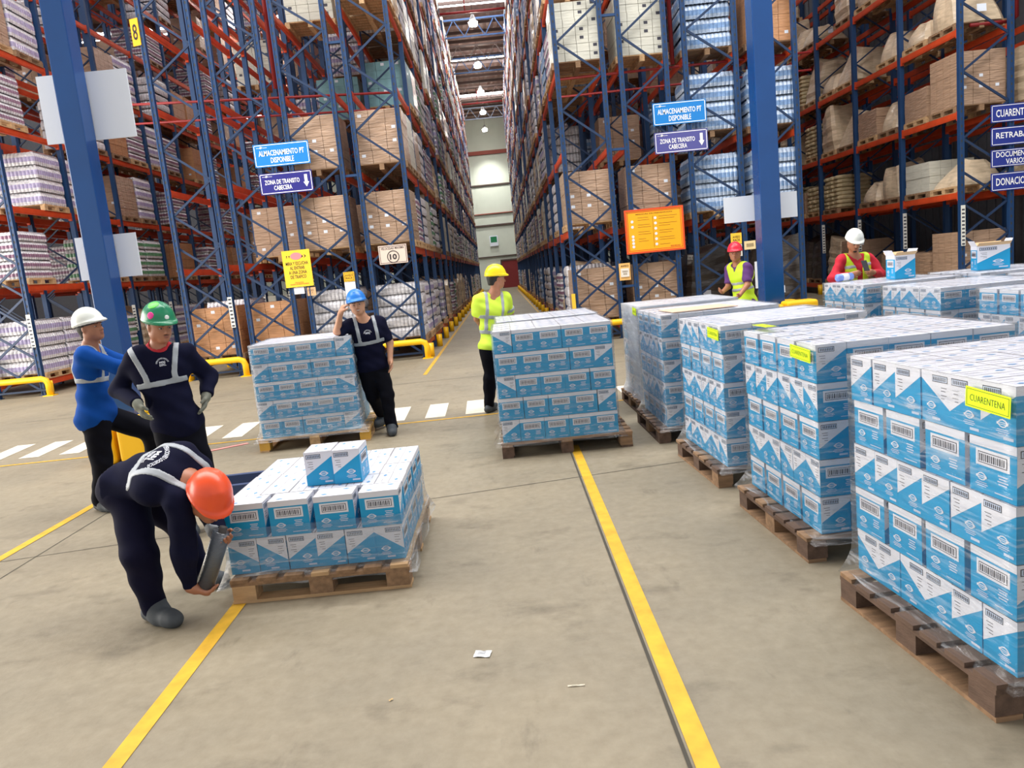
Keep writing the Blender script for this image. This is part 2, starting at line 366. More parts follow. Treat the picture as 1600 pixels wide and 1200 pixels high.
RACKS = {
 'L1a': (-2.79, -1.75, NB, 1, 'rack left of the aisle, its blue end frame behind the speed sign'),
 'L1b': (-4.17, -3.03, NB, None, 'second blue rack left of the aisle, behind the man in the blue helmet'),
 'L1c': (-5.51, -4.42, NB, None, 'third blue rack left of the aisle, behind the two hanging blue signs'),
 'L1d': (-6.81, -5.74, NB, -1, 'fourth blue rack left of the aisle, by the yellow number eight plate'),
 'R1a': (1.51, 2.56, NB, -1, 'rack right of the aisle, with white carton loads high up'),
 'R1b': (2.83, 3.86, NB, None, 'second blue rack right of the aisle, behind the orange notice board'),
 'R1c': (4.16, 5.30, NB, None, 'third blue rack right of the aisle, holding blue bottle packs'),
 'R1d': (5.55, 6.52, NB, 1, 'fourth blue rack right of the aisle, just beyond the right column'),
 'L2a': (-11.15, -10.05, 12, 1, 'far left rack facing the left aisle, nearest row of it'),
 'L2b': (-12.5, -11.45, 10, None, 'far left rack row behind the nearest far left row'),
 'L2c': (-13.85, -12.8, 8, None, 'farthest left rack row at the photo edge'),
 'R2a': (9.85, 11.0, 12, -1, 'rack at the right with kraft wrapped loads on orange beams'),
 'R2b': (11.35, 12.45, 8, None, 'rack at the far right edge, behind the kraft load rack')}
for k, (x0, x1, nb, g, lab) in RACKS.items(): rack(lab, x0, x1, nb, g, 4 if k in ('L2a', 'R2a') else 3)
# row spacers
b = MB(); b.bar((0, 0, 0), (.3, 0, 0), .05, .05); SPC = b.mesh('spacer', M_blue)
for xa, xb in ((-3.08, -2.74), (2.51, 2.88)):
    for z in (1.1, 3.95, 6.6):
        o = link('row_spacer', SPC, None, (xa + .02, YF, z)); o.scale.x = (xb - xa - .04) / .3
        tag(o, 'short blue spacer %s between the two racks %s of the aisle' % ({1.1: 'lowest', 3.95: 'midway', 6.6: 'highest'}[z], 'left' if xa < 0 else 'right'), 'spacer')
# white position tapes on posts
M_tape = mat('post_tape', (224, 224, 216), .5)
def tape_at(x, y, z0, z1, lab):
    t = thing('post_label', lab, 'label', (x, y, z0)); b = MB(); b.box(-.045, -.012, 0, .045, 0, z1 - z0); link('strip', b.mesh('strip', M_tape), t)
    b = MB(); n = int((z1 - z0) / .08)
    for i in range(n): b.box(-.03, -.014, .02 + i * .08, .03 , -.0125, .055 + i * .08)
    link('characters', b.mesh('chars', M_ink), t, kind='stuff')
for i in range(4): tape_at(-10.1 + .0, YF + i * BAY - .06, 1.05, 1.75, 'white location strip on the %s post of the far left rack' % ORD[i])
for i in range(4): tape_at(9.9, YF + i * BAY - .06, 1.25, 2.1, 'white location strip on the %s post of the right kraft rack' % ORD[i])
for i in range(4):
    tape_at(-4.98 + .0 + (-.82), YF + i * BAY - .06, 1.05, 1.7, 'white location strip on the %s inner post of the fourth left rack' % ORD[i])
# yellow end rails
def end_rail(x0, x1, lab, y=15.98):
    b = MB(); z = .37; r = .065
    pts = [(x0, y, 0), (x0, y, z - .12), (x0 + .035, y, z - .035), (x0 + .12, y, z), (x1 - .12, y, z), (x1 - .035, y, z - .035), (x1, y, z - .12), (x1, y, 0)]
    t = thing('guard_rail', lab, 'guard rail'); b.tube(pts, r, 12); link('rail_tube', b.mesh('rail', M_yel, True), t)
    for x in (x0, x1):
        b = MB(); b.box(x - .11, y - .1, 0, x + .11, y + .1, .015); link('foot_plate', b.mesh('foot_plate', M_yel), t)
    b = MB(); b.bar((x0 + .1, y + .12, .12), (x1 - .1, y + .12, .12), .04, .04); link('floor_bar', b.mesh('floor_bar', M_bluedark), t)
end_rail(-13.6, -9.85, 'yellow tube guard rail at the far left rack end')
end_rail(-6.95, -5.62, 'yellow tube guard rail behind the man in the green helmet')
end_rail(-5.3, -3.3, 'yellow tube guard rail behind the wrapped stack at the left')
end_rail(-2.95, -1.72, 'yellow tube guard rail beside the man in the blue helmet')
end_rail(1.45, 3.95, 'yellow tube guard rail between the middle stack and right stacks')
end_rail(4.1, 6.5, 'yellow tube guard rail at the rack foot behind the right stacks')

# sprinkler pipes in the racks
def pipe(pts, r, lab):
    b = MB(); b.tube(pts, r, 8); tag(link('sprinkler_pipe', b.mesh('pipe', M_red, True)), lab, 'pipe')
pipe([(-8.6, 16.62, 5.95), (-1.9, 16.62, 5.62)], .026, 'upper red pipe crossing the left racks')
pipe([(-8.6, 16.66, 5.55), (-1.9, 16.66, 5.3)], .022, 'lower red pipe crossing the left racks')
pipe([(-4.3, 16.5, 5.9), (-4.3, 16.5, 15)], .045, 'vertical red riser pipe in the gap between left racks')
pipe([(1.6, 16.62, 5.55), (7.0, 16.62, 5.6)], .026, 'upper red pipe crossing the right racks')
pipe([(1.6, 16.66, 5.2), (7.0, 16.66, 5.25)], .022, 'lower red pipe crossing the right racks')
pipe([(4.02, 16.5, 5.6), (4.02, 16.5, 15)], .045, 'vertical red riser pipe in the gap between right racks')
pipe([(10.2, 16.35, 5.75), (11.1, 16.35, 5.75), (11.18, 16.35, 5.83), (11.18, 16.35, 9)], .04, 'red elbow pipe at the right edge rack')

# ------------------------------------------------------------------ rack loads
def pal_mesh(m):
    b = MB()
    for i in range(6):
        y = -.5 + .083 + i * .1667; b.box(-.55, y - .06, .12, .55, y + .06, .142)
    for x in (-.5, 0, .5):
        b.box(x - .05, -.5, .1, x + .05, .5, .12); b.box(x - .05, -.5, 0, x + .05, .5, .018)
        for y in (-.44, 0, .44): b.box(x - .05, y - .06, .018, x + .05, y + .06, .1)
    return b.mesh('pallet', m)
PAL = [pal_mesh(M_wood2), pal_mesh(M_wood)]
def carton_load(rows, lay, hb, mats, seed, wlab=True):
    r = random.Random(seed); b = MB(); nx, ny = rows; wx = 1.04 / nx; wy = .98 / ny; z = .142
    for l in range(lay):
        ox = r.uniform(-.008, .008); oy = r.uniform(-.008, .008)
        for i in range(nx):
            for j in range(ny):
                x = -.52 + wx * (i + .5) + ox; y = -.49 + wy * (j + .5) + oy; g = .004
                b.box(x - wx / 2 + g, y - wy / 2 + g, z, x + wx / 2 - g, y + wy / 2 - g, z + hb - .004)
                if wlab and r.random() < .35 and (j == 0):
                    b.quad((x - .05, y - wy / 2 + g - .002, z + hb * .5), (x + .03, y - wy / 2 + g - .002, z + hb * .5), (x + .03, y - wy / 2 + g - .002, z + hb * .5 + .06), (x - .05, y - wy / 2 + g - .002, z + hb * .5 + .06), 1)
        z += hb
    return b.mesh('cartons', mats)
def bottle_load(lay, hb, mats, seed, w=1.02, d=.98):
    """shrink packs of bottles: bulging sides, pinched at the necks"""
    r = random.Random(seed); b = MB(); z = .142; nb_x = 12; nb_y = 12
    prof = [(0, .0), (.25, .012), (.6, .012), (.8, -.01), (.97, -.045)]
    for l in range(lay):
        ox = r.uniform(-.01, .01); oy = r.uniform(-.01, .01); n0 = len(b.v); per = []
        for s, (ax, ay, bx, by, n) in enumerate([(-w / 2, -d / 2, w / 2, -d / 2, nb_x), (w / 2, -d / 2, w / 2, d / 2, nb_y), (w / 2, d / 2, -w / 2, d / 2, nb_x), (-w / 2, d / 2, -w / 2, -d / 2, nb_y)]):
            L = math.hypot(bx - ax, by - ay); nx, ny = (by - ay) / L, -(bx - ax) / L
            for k in range(n * 4):
                t = k / (n * 4); bul = abs(math.sin(math.pi * t * n)) ** .6 * .022
                per.append((ax + (bx - ax) * t, ay + (by - ay) * t, nx, ny, bul))
        P = len(per)
        for (tz, off) in prof:
            for (x, y, nx, ny, bul) in per:
                b.v.append((x + ox + nx * (bul - .02 + off), y + oy + ny * (bul - .02 + off), z + tz * hb))
        for q in range(len(prof) - 1):
            for k in range(P):
                k2 = (k + 1) % P; b.f.append((n0 + q * P + k, n0 + q * P + k2, n0 + (q + 1) * P + k2, n0 + (q + 1) * P + k)); b.m.append(1 if q == 1 else 0)
        b.f.append(tuple(n0 + (len(prof) - 1) * P + k for k in range(P))); b.m.append(0)
        z += hb
    return b.mesh('bottle_packs', mats)
def heap_load(h, seed, mats, taper=.5, layers=0):
    """loosely wrapped low load: footprint narrowing towards an uneven top"""
    r = random.Random(seed); b = MB(); N = 28; R = 9; n0 = 0
    cx, cy = r.uniform(-.15, .15), r.uniform(-.15, .15); ph = [r.uniform(0, 6.28) for _ in range(6)]
    for q in range(R + 1):
        t = q / R; sc_ = 1 - taper * t ** 1.5
        if layers: sc_ *= 1 + .03 * math.sin(t * layers * 2 * math.pi)
        for k in range(N):
            a = 2 * math.pi * k / N; c, s = math.cos(a), math.sin(a)
            m = max(abs(c), abs(s)); x, y = c / m * .53, s / m * .5
            rr = (abs(c) ** 6 + abs(s) ** 6) ** (-1 / 6); x, y = c * rr * .53, s * rr * .5
            wob = 1 + .03 * math.sin(3 * a + ph[0] + t * 3) + .02 * math.sin(7 * a + ph[1])
            hz = h * t * (1 + .12 * math.sin(a + ph[2]) * t + .05 * math.sin(3 * a + ph[3]) * t)
            b.v.append(((x * sc_ * wob) + cx * t, (y * sc_ * wob) + cy * t, .142 + hz))
    for q in range(R):
        for k in range(N):
            k2 = (k + 1) % N; b.f.append((q * N + k, q * N + k2, (q + 1) * N + k2, (q + 1) * N + k)); b.m.append(0)
    b.f.append(tuple(R * N + k for k in range(N))); b.m.append(0)
    b.quad((-.15, -.57, .3), (.05, -.57, .3), (.05, -.56, .45), (-.15, -.56, .45), 1)
    return b.mesh('wrapped_goods', mats, False)
def bag_load(lay, hb, seed, mats):
    r = random.Random(seed); b = MB(); z = .142
    for l in range(lay):
        for i in (-1, 1):
            for j in (-1, 0, 1):
                cx = i * .255 + r.uniform(-.02, .02); cy = j * .32 + r.uniform(-.02, .02); hx, hy = .265, .165; n0 = len(b.v); K = 12
                for tz, s in ((0.03, .8), (.3, 1), (.7, 1), (1, .78)):
                    for k in range(K):
                        a = 2 * math.pi * k / K; c, q = math.cos(a), math.sin(a); rr = (abs(c) ** 5 + abs(q) ** 5) ** (-.2)
                        b.v.append((cx + c * rr * hx * s, cy + q * rr * hy * s, z + tz * hb))
                for q in range(3):
                    for k in range(K):
                        k2 = (k + 1) % K; b.f.append((n0 + q * K + k, n0 + q * K + k2, n0 + (q + 1) * K + k2, n0 + (q + 1) * K + k)); b.m.append(0)
                b.f.append(tuple(n0 + 3 * K + k for k in range(K))); b.m.append(0)
        z += hb * .96
    return b.mesh('bags', mats)
kr = mat('wrapped_kraft', (178, 146, 120), .5, coat=.5, noise=.2, nscale=4, bump=1.0, bscale=5, stretch=(1, 1, 7))
kr2 = mat('wrapped_kraft_orange', (196, 142, 98), .5, coat=.45, noise=.2, nscale=6, bump=.5, bscale=5, stretch=(1, 1, 7))
crm = mat('wrapped_cream', (206, 204, 190), .5, coat=.35, noise=.1, nscale=5, bump=.4, bscale=5, stretch=(1, 1, 7))
teal = mat('wrapped_teal', (122, 168, 176), .5, coat=.3, noise=.2, nscale=6, bump=.4, bscale=5)
btlw = mat('bottle_film_white', (214, 212, 216), .3, coat=.5, noise=.3, nscale=9, bump=.5, bscale=8, stretch=(1, 1, 3))
lilac = mat('bottle_label_lilac', (170, 160, 196), .35, coat=.5, noise=.3, nscale=14)
btlb = mat('bottle_film_blue', (172, 190, 214), .25, coat=.5, noise=.3, nscale=9, bump=.4, bscale=8)
bluel = mat('bottle_label_blue', (122, 156, 200), .3, coat=.5, noise=.3, nscale=14)
greenl = mat('bottle_label_green', (96, 150, 110), .35, coat=.4, noise=.4, nscale=18)
purpl = mat('bottle_label_purple', (140, 104, 128), .4, coat=.4, noise=.3, nscale=12)
kgoods = mat('wrapped_goods', (208, 186, 156), .5, coat=.5, noise=.22, nscale=5, bump=.7, bscale=4, stretch=(1, 1, 4))
bagm = mat('bag_paper', (196, 178, 140), .7, noise=.18, nscale=8)
dkg = mat('dark_wrapped', (74, 66, 60), .35, coat=.6, noise=.3, nscale=5, bump=.7, bscale=5, stretch=(1, 1, 5))
LOADS = {
 'kraft': ('carton_load', 'film-wrapped brown cartons', [carton_load((3, 4), 5, .215, [kr, M_sign], 1), carton_load((3, 3), 4, .27, [kr, M_sign], 2)]),
 'krafto': ('carton_load', 'orange-brown cartons', [carton_load((3, 3), 4, .26, [kr2, M_sign], 3)]),
 'kraftlow': ('carton_load', 'low brown cartons', [carton_load((3, 4), 3, .22, [kr, M_sign], 4)]),
 'cream': ('carton_load', 'cream white cartons', [carton_load((4, 3), 7, .165, [crm, M_ink], 5)]),
 'creamlow': ('carton_load', 'low white cartons', [carton_load((4, 3), 4, .165, [crm, M_ink], 25)]),
 'teal': ('carton_load', 'pale teal cartons', [carton_load((3, 3), 5, .2, [teal, M_sign], 6)]),
 'white': ('bottle_load', 'white shrink-wrapped bottle packs', [bottle_load(4, .29, [btlw, lilac], 7), bottle_load(5, .235, [btlw, btlw], 8)]),
 'blue': ('bottle_load', 'pale blue water bottle packs', [bottle_load(4, .29, [btlb, bluel], 9)]),
 'green': ('bottle_load', 'white and green bottle packs', [bottle_load(4, .26, [btlw, greenl], 10)]),
 'purple': ('bottle_load', 'white packs with purple bands', [bottle_load(5, .2, [btlw, purpl], 11)]),
 'heap': ('wrapped_load', 'low kraft goods under film', [heap_load(.62, 12, [kgoods, M_sign], .45), heap_load(.5, 13, [kgoods, M_sign], .6), heap_load(.8, 14, [kgoods, M_sign], .35)]),
 'tall': ('wrapped_load', 'tall kraft goods under film', [heap_load(1.15, 15, [kgoods, M_sign], .3, 6), heap_load(1.1, 16, [kgoods, M_sign], .12, 5)]),
 'bags': ('bag_load', 'stacked paper bags', [bag_load(8, .12, 17, [bagm]), bag_load(6, .13, 18, [bagm])]),
 'bagslow': ('bag_load', 'few stacked paper bags', [bag_load(4, .12, 19, [bagm])]),
 'dark': ('wrapped_load', 'dark film-wrapped goods', [heap_load(1.25, 20, [dkg, M_sign], .05, 4)]),
}
ROWNAME = {'L1a': 'rack left of aisle', 'L1b': 'second rack left of aisle', 'L1c': 'third rack left of aisle', 'L1d': 'fourth rack left of aisle',
 'R1a': 'rack right of aisle', 'R1b': 'second rack right of aisle', 'R1c': 'third rack right of aisle', 'R1d': 'fourth rack right of aisle',
 'L2a': 'far left rack', 'L2b': 'far left back rack', 'L2c': 'farthest left rack', 'R2a': 'right kraft rack', 'R2b': 'right edge rack'}
LVN = ['floor level', 'first beam', 'second beam', 'third beam', 'fourth beam', 'fifth beam', 'sixth beam', 'seventh beam', 'top beam']
far = []   # (mesh, matrix) of loads past the individual limit
def load(row, slot, lv, kind, dx=0, var=None, individual=True):
    x0, x1 = RACKS[row][:2]; xc = (x0 + x1) / 2 + dx; yc = YF + (slot // 2) * BAY + (.62 if slot % 2 == 0 else 1.7); z = LEV[lv]
    nm, look, ms = LOADS[kind]; me = ms[var if var is not None else rnd.randrange(len(ms))]; p = PAL[rnd.randrange(2)]
    rz = rnd.uniform(-.03, .03) + (math.pi if rnd.random() < .3 and kind in ('heap', 'tall') else 0)
    if individual:
        t = thing(nm, '%s on %s, %s from front, %s' % (look, LVN[lv], ORD[slot], ROWNAME[row]), 'pallet load', (xc, yc, z + .001), rz, 'pallet loads on the racks')
        link('goods', me, t); link('pallet', p, t)
    else:
        far.append((me, p, xc, yc, z, rz))
used = set()
def put(row, slot, lv, kind, **k):
    used.add((row, slot, lv)); load(row, slot, lv, kind, **k)
# front loads read off the photograph
for a in [('L1a', 0, 0, 'white', 1), ('L1a', 0, 1, 'kraft', 0), ('L1a', 0, 2, 'kraft', 1), ('L1a', 2, 3, 'teal', 0), ('L1a', 0, 4, 'cream', 0), ('L1a', 1, 1, 'purple', 0), ('L1a', 1, 0, 'white', 0),
          ('L1b', 0, 0, 'white', 1), ('L1b', 0, 1, 'kraft', 0), ('L1b', 0, 2, 'kraft', 0), ('L1b', 3, 3, 'teal', 0), ('L1b', 1, 4, 'cream', 0),
          ('L1c', 0, 0, 'krafto', 0), ('L1c', 1, 1, 'kraft', 1), ('L1d', 0, 0, 'krafto', 0), ('L1d', 1, 0, 'white', 0), ('L1d', 4, 1, 'kraft', 0), ('L1d', 6, 3, 'kraft', 1),
          ('R1a', 0, 0, 'kraft', 1), ('R1a', 0, 1, 'kraft', 0), ('R1a', 0, 3, 'cream', 0), ('R1a', 3, 0, 'purple', 0),
          ('R1b', 0, 0, 'kraft', 0), ('R1b', 0, 1, 'kraft', 1), ('R1b', 0, 3, 'cream', 0),
          ('R1c', 0, 1, 'blue', 0), ('R1c', 0, 2, 'blue', 0), ('R1c', 0, 3, 'blue', 0), ('R1c', 1, 0, 'dark', 0), ('R1c', 1, 4, 'blue', 0),
          ('R1d', 0, 1, 'blue', 0), ('R1d', 0, 2, 'blue', 0), ('R1d', 0, 3, 'krafto', 0), ('R1d', 0, 0, 'dark', 0), ('R1d', 1, 2, 'blue', 0), ('R1d', 1, 1, 'blue', 0),
          ('L2a', 0, 0, 'white', 0), ('L2a', 1, 0, 'white', 0), ('L2b', 0, 0, 'white', 0), ('L2a', 0, 1, 'purple', 0), ('L2b', 0, 1, 'purple', 0), ('L2a', 4, 1, 'green', 0), ('L2a', 5, 1, 'green', 0), ('L2a', 3, 1, 'green', 0), ('L2a', 7, 1, 'krafto', 0),
          ('L2a', 2, 2, 'white', 0), ('L2b', 2, 2, 'white', 0), ('L2a', 1, 2, 'white', 0), ('L2a', 5, 2, 'white', 0), ('L2b', 5, 2, 'purple', 0), ('L2a', 3, 3, 'white', 1), ('L2a', 6, 3, 'white', 0), ('L2a', 7, 3, 'purple', 0),
          ('L2a', 9, 3, 'krafto', 0), ('L2a', 3, 0, 'green', 0), ('L2a', 4, 0, 'tall', 1), ('L2a', 6, 0, 'white', 0), ('L2a', 7, 0, 'white', 0), ('L2a', 8, 0, 'krafto', 0), ('L2a', 9, 0, 'krafto', 0), ('L2a', 0, 4, 'kraft', 0), ('L2a', 0, 3, 'purple', 0), ('L2b', 1, 4, 'kraft', 0),
          ('R2a', 0, 0, 'kraft', 0), ('R2a', 1, 0, 'kraftlow', 0), ('R2a', 2, 0, 'kraftlow', 0), ('R2a', 4, 0, 'kraft', 1), ('R2a', 6, 0, 'dark', 0), ('R2a', 7, 0, 'dark', 0),
          ('R2a', 0, 1, 'heap', 1), ('R2a', 1, 1, 'creamlow', 0), ('R2a', 2, 1, 'heap', 2), ('R2a', 3, 1, 'heap', 1), ('R2a', 5, 1, 'bags', 0), ('R2a', 6, 1, 'bags', 1), ('R2a', 7, 1, 'kraftlow', 0), ('R2a', 8, 1, 'bags', 0),
          ('R2a', 0, 2, 'kraft', 0), ('R2a', 1, 2, 'kraftlow', 0), ('R2a', 3, 2, 'kraftlow', 0), ('R2a', 4, 2, 'heap', 2), ('R2a', 5, 2, 'tall', 0), ('R2a', 6, 2, 'bags', 0), ('R2a', 8, 2, 'tall', 1), ('R2a', 9, 2, 'bags', 1),
          ('R2a', 0, 3, 'heap', 2), ('R2a', 1, 3, 'heap', 1), ('R2a', 2, 3, 'heap', 0), ('R2a', 4, 3, 'heap', 2), ('R2a', 5, 3, 'heap', 1), ('R2a', 6, 3, 'tall', 0), ('R2a', 7, 3, 'bags', 0), ('R2a', 8, 3, 'heap', 2),
          ('R2a', 1, 4, 'tall', 1), ('R2a', 2, 4, 'heap', 0), ('R2a', 3, 4, 'heap', 2), ('R2a', 4, 4, 'tall', 0), ('R2a', 6, 4, 'heap', 1), ('R2a', 7, 4, 'heap', 0), ('R2a', 8, 4, 'tall', 1), ('R2a', 9, 4, 'heap', 2), ('R2b', 0, 2, 'tall', 1), ('R2b', 0, 1, 'heap', 1)]:
    put(a[0], a[1], a[2], a[3], var=a[4])
# the rest of the aisle faces, nearest ones singly
mix = {'L1a': ['white', 'kraft', 'white', 'purple', 'cream', 'white', 'green', 'tall'], 'R1a': ['white', 'kraft', 'blue', 'white', 'cream', 'tall', 'purple', 'white'],
       'L2a': ['white', 'kraft', 'krafto', 'purple'], 'R2a': ['heap', 'tall', 'bags', 'kraftlow'],
       'L1d': ['kraft', 'krafto', 'tall', 'cream'], 'L1c': ['kraft', 'cream', 'white'], 'L1b': ['kraft', 'white'], 'R1b': ['kraft', 'blue'], 'R1c': ['blue', 'kraft'], 'R1d': ['blue', 'kraft'], 'L2b': ['white', 'purple', 'kraft']}
fill = {'L1a': (.72, 42, 9), 'R1a': (.72, 42, 9), 'L2a': (.45, 22, 9), 'R2a': (.4, 22, 7), 'L1d': (.22, 26, 8), 'L1c': (.12, 20, 7), 'L1b': (.2, 12, 6), 'R1b': (.25, 12, 6), 'R1c': (.25, 12, 6), 'R1d': (.3, 14, 6), 'L2b': (.3, 14, 6)}
for row, (pr, ns, nl) in fill.items():
    for slot in range(ns):
        for lv in range(nl):
            if (row, slot, lv) in used or (slot == 0 and lv > 0 and row[:2] in ('L1', 'R1')): continue
            if slot <= 1 and row in ('L1c', 'L1d', 'L1b', 'R1b', 'R1c') : continue
            if row == 'L1a' and slot < 3 and lv in (3, 5): continue
            if row == 'R1a' and slot < 4 and lv == 2: continue
            if rnd.random() > pr: continue
            yc = YF + (slot // 2) * BAY + 1; x = sum(RACKS[row][:2]) / 2
            if not inview(x, yc, LEV[lv] + .5, 90): continue
            near = (row in ('L1a', 'R1a') and slot < 12) or (row not in ('L1a', 'R1a') and slot < 10)
            load(row, slot, lv, rnd.choice(mix[row]), individual=near)
V = []; F = []; FM = []; mats = []; off = 0
for me, p, xc, yc, z, rz in far:
    for q in (me, p):
        n = len(q.vertices); a = np.empty(n * 3, 'f'); q.vertices.foreach_get('co', a); a = a.reshape(-1, 3); c, s = math.cos(rz), math.sin(rz)
        V.append(np.stack([a[:, 0] * c - a[:, 1] * s + xc, a[:, 0] * s + a[:, 1] * c + yc, a[:, 2] + z], 1))
        idx = []
        for m in q.materials:
            if m not in mats: mats.append(m)
            idx.append(mats.index(m))
        for pl in q.polygons: F.append([off + v for v in pl.vertices]); FM.append(idx[min(pl.material_index, len(idx) - 1)])
        off += n
me = bpy.data.meshes.new('far_loads'); me.from_pydata(np.concatenate(V).tolist(), [], F)
for m in mats: me.materials.append(m)
me.polygons.foreach_set('material_index', FM); me.update()
o = link('pallet_loads', me, kind='stuff'); tag(o, 'wrapped pallet loads filling the rack bays deep down the aisle', 'pallet loads')
print('far loads', len(far))
# ------------------------------------------------------------------ columns with boards and guards
def column(cx, cy, wd, boards, guards, side):
    t = thing('steel_column', 'tall blue square steel column %s' % side[0], 'column', (cx, cy, 0)); h = wd / 2
    b = MB(); b.box(-h, -h, 0, h, h, RZ - .2); link('shaft', bevel(b.mesh('shaft', M_col), .012, 2), t)
    b = MB(); b.box(-h - .12, -h - .12, 0, h + .12, h + .12, .025)
    for sx in (-1, 1):
        for sy in (-1, 1): b.tube([(sx * (h + .08), sy * (h + .08), 0), (sx * (h + .08), sy * (h + .08), .08)], .015, 6)
    link('base_plate', b.mesh('base_plate', M_blue), t)
    for i, (x0, x1, z0, z1) in enumerate(boards):
        o = plane_box('board', x0, cy + h + .01, z0, x1, cy + h + .025, z1, M_sign, None)
        if 'kind' in o: del o['kind']
        tag(o, 'blank white board fixed behind the %s, %s' % (side[1], 'upper one' if i == 0 and len(boards) > 1 else 'lower one' if len(boards) > 1 else 'sticking out both sides'), 'board')
    for i, (x0, x1, y0, y1, z1) in enumerate(guards):
        b = MB(); b.box(x0, y0, 0, x1, y1, z1); o = link('column_guard', bevel(b.mesh('guard', M_yel), .06, 4))
        tag(o, 'rounded yellow guard block at the foot of the %s, %s' % (side[1], ['front left one', 'front right one', 'rear one'][i]), 'guard')
column(-4.42, 8.55, .235, [(-4.85, -3.86, 3.55, 4.27), (-4.75, -4.06, 2.04, 2.52)], [(-4.64, -4.42, 8.1, 8.38, .5), (-4.38, -4.06, 8.1, 8.38, .5), (-4.66, -4.1, 8.74, 9.0, .5)], ('at the left, two white boards behind it', 'left column'))
column(4.38, 12.3, .32, [(3.73, 4.93, 2.09, 2.5)], [(3.98, 4.39, 11.75, 12.08, .74), (4.43, 4.93, 11.75, 12.08, .77), (4.0, 4.9, 12.52, 12.8, .74)], ('at the right, one white board behind it', 'right column'))

# ------------------------------------------------------------------ signs
def sign(name, lab, x0, x1, z0, z1, face, lines, tcol, border=None, tw=.86, th=.62, y=16.08, extra=None, toff=(0, 0), tilt=0):
    y += .056 if y > 16.05 else .12
    cx, cz = (x0 + x1) / 2, (z0 + z1) / 2; W, H_ = x1 - x0, z1 - z0
    t = thing(name, lab, 'sign', (cx, y, cz)); t.rotation_euler = (0, tilt, 0)
    b = MB(); b.box(-W / 2, 0, -H_ / 2, W / 2, .015, H_ / 2)
    link('plate', b.mesh('plate', mat('sign_%d_%d_%d' % face, face, .32)), t)
    if border:
        b = MB(); e = .025 * min(1, H_ / .4); g = .018
        for a in ((-W / 2 + g, -H_ / 2 + g, W / 2 - g, -H_ / 2 + g + e * .5), (-W / 2 + g, H_ / 2 - g - e * .5, W / 2 - g, H_ / 2 - g), (-W / 2 + g, -H_ / 2 + g, -W / 2 + g + e * .5, H_ / 2 - g), (W / 2 - g - e * .5, -H_ / 2 + g, W / 2 - g, H_ / 2 - g)):
            b.box(a[0], -.002, a[1], a[2], 0, a[3])
        link('border', b.mesh('border', mat('border_%d_%d_%d' % border, border, .4)), t)
    if lines:
        me = text_mesh(lines, W * tw, H_ * th, mat('ink_%d_%d_%d' % tcol, tcol, .5), .003)
        link('lettering', me, t, (toff[0], 0, toff[1]))
    if extra: extra(t, W, H_)
    return t
def logo_line(t, W, H_):
    b = MB(); b.box(-W * .44, -.003, H_ * .33, -W * .25, -.001, H_ * .345); b.poly([(-W * .40, -.003, H_ * .33), (-W * .36, -.003, H_ * .30), (-W * .32, -.003, H_ * .345), (-W * .36, -.003, H_ * .40)])
    link('emblem', b.mesh('emblem', mat('ink_255_255_255', (255, 255, 255))), t)
def arrow(t, W, H_):
    logo_line(t, W, H_); b = MB(); x = W * .38
    b.poly([(x - .03, -.003, .13), (x - .03, -.003, -.02), (x + .03, -.003, -.02), (x + .03, -.003, .13)]); b.poly([(x - .06, -.003, -.02), (x, -.003, -.12), (x + .06, -.003, -.02)])
    for p in range(2): b.f[p] = b.f[p]
    link('arrow', b.mesh('arrow', mat('ink_255_255_255', (255, 255, 255))), t)
WH = (255, 255, 255)
sign('zone_sign', 'light blue sign reading ALMACENAMIENTO PT DISPONIBLE on the left racks', -4.85, -3.70, 4.28, 4.74, (30, 128, 206), ['ALMACENAMIENTO PT', 'DISPONIBLE'], WH, WH, .82, .56, extra=logo_line, toff=(0, -.03))
sign('zone_sign', 'dark blue sign reading ZONA DE TRANSITO CABECERA on the left racks', -4.81, -3.71, 3.72, 4.15, (44, 42, 128), ['ZONA DE TRANSITO', 'CABECERA'], WH, WH, .66, .5, extra=arrow, toff=(-.08, -.03))
sign('zone_sign', 'light blue sign reading ALMACENAMIENTO PT DISPONIBLE on the right racks', 3.46, 4.57, 4.33, 4.78, (30, 128, 206), ['ALMACENAMIENTO PT', 'DISPONIBLE'], WH, WH, .82, .56, extra=logo_line, toff=(0, -.03))
sign('zone_sign', 'shiny dark blue sign reading ZONA DE TRANSITO CABECERA on the right racks', 3.46, 4.57, 3.76, 4.19, (84, 84, 150), ['ZONA DE TRANSITO', 'CABECERA'], WH, WH, .66, .5, extra=arrow, toff=(-.08, -.03))  # sheen is put into the paler plate colour, gloss same as the left sign
def speed(t, W, H_):
    b = MB(); r0, r1 = .13, .113
    for k in range(32):
        a, c = 2 * math.pi * k / 32, 2 * math.pi * (k + 1) / 32
        b.poly([(r1 * math.cos(a), -.003, r1 * math.sin(a) - .05), (r0 * math.cos(a), -.003, r0 * math.sin(a) - .05), (r0 * math.cos(c), -.003, r0 * math.sin(c) - .05), (r1 * math.cos(c), -.003, r1 * math.sin(c) - .05)])
    link('circle', b.mesh('circle', mat('ink_40_34_40', (40, 34, 40))), t)
    link('number', text_mesh(['10'], .15, .12, mat('ink_40_34_40'), .004, .03), t, (0, 0, -.05))
sign('speed_sign', 'cream speed sign with a circled 10 on the left rack', -2.53, -1.93, 2.06, 2.45, (222, 204, 190), ['VELOCIDAD MAXIMA'], (90, 76, 76), (120, 100, 100), .82, .13, extra=speed, toff=(0, .13))
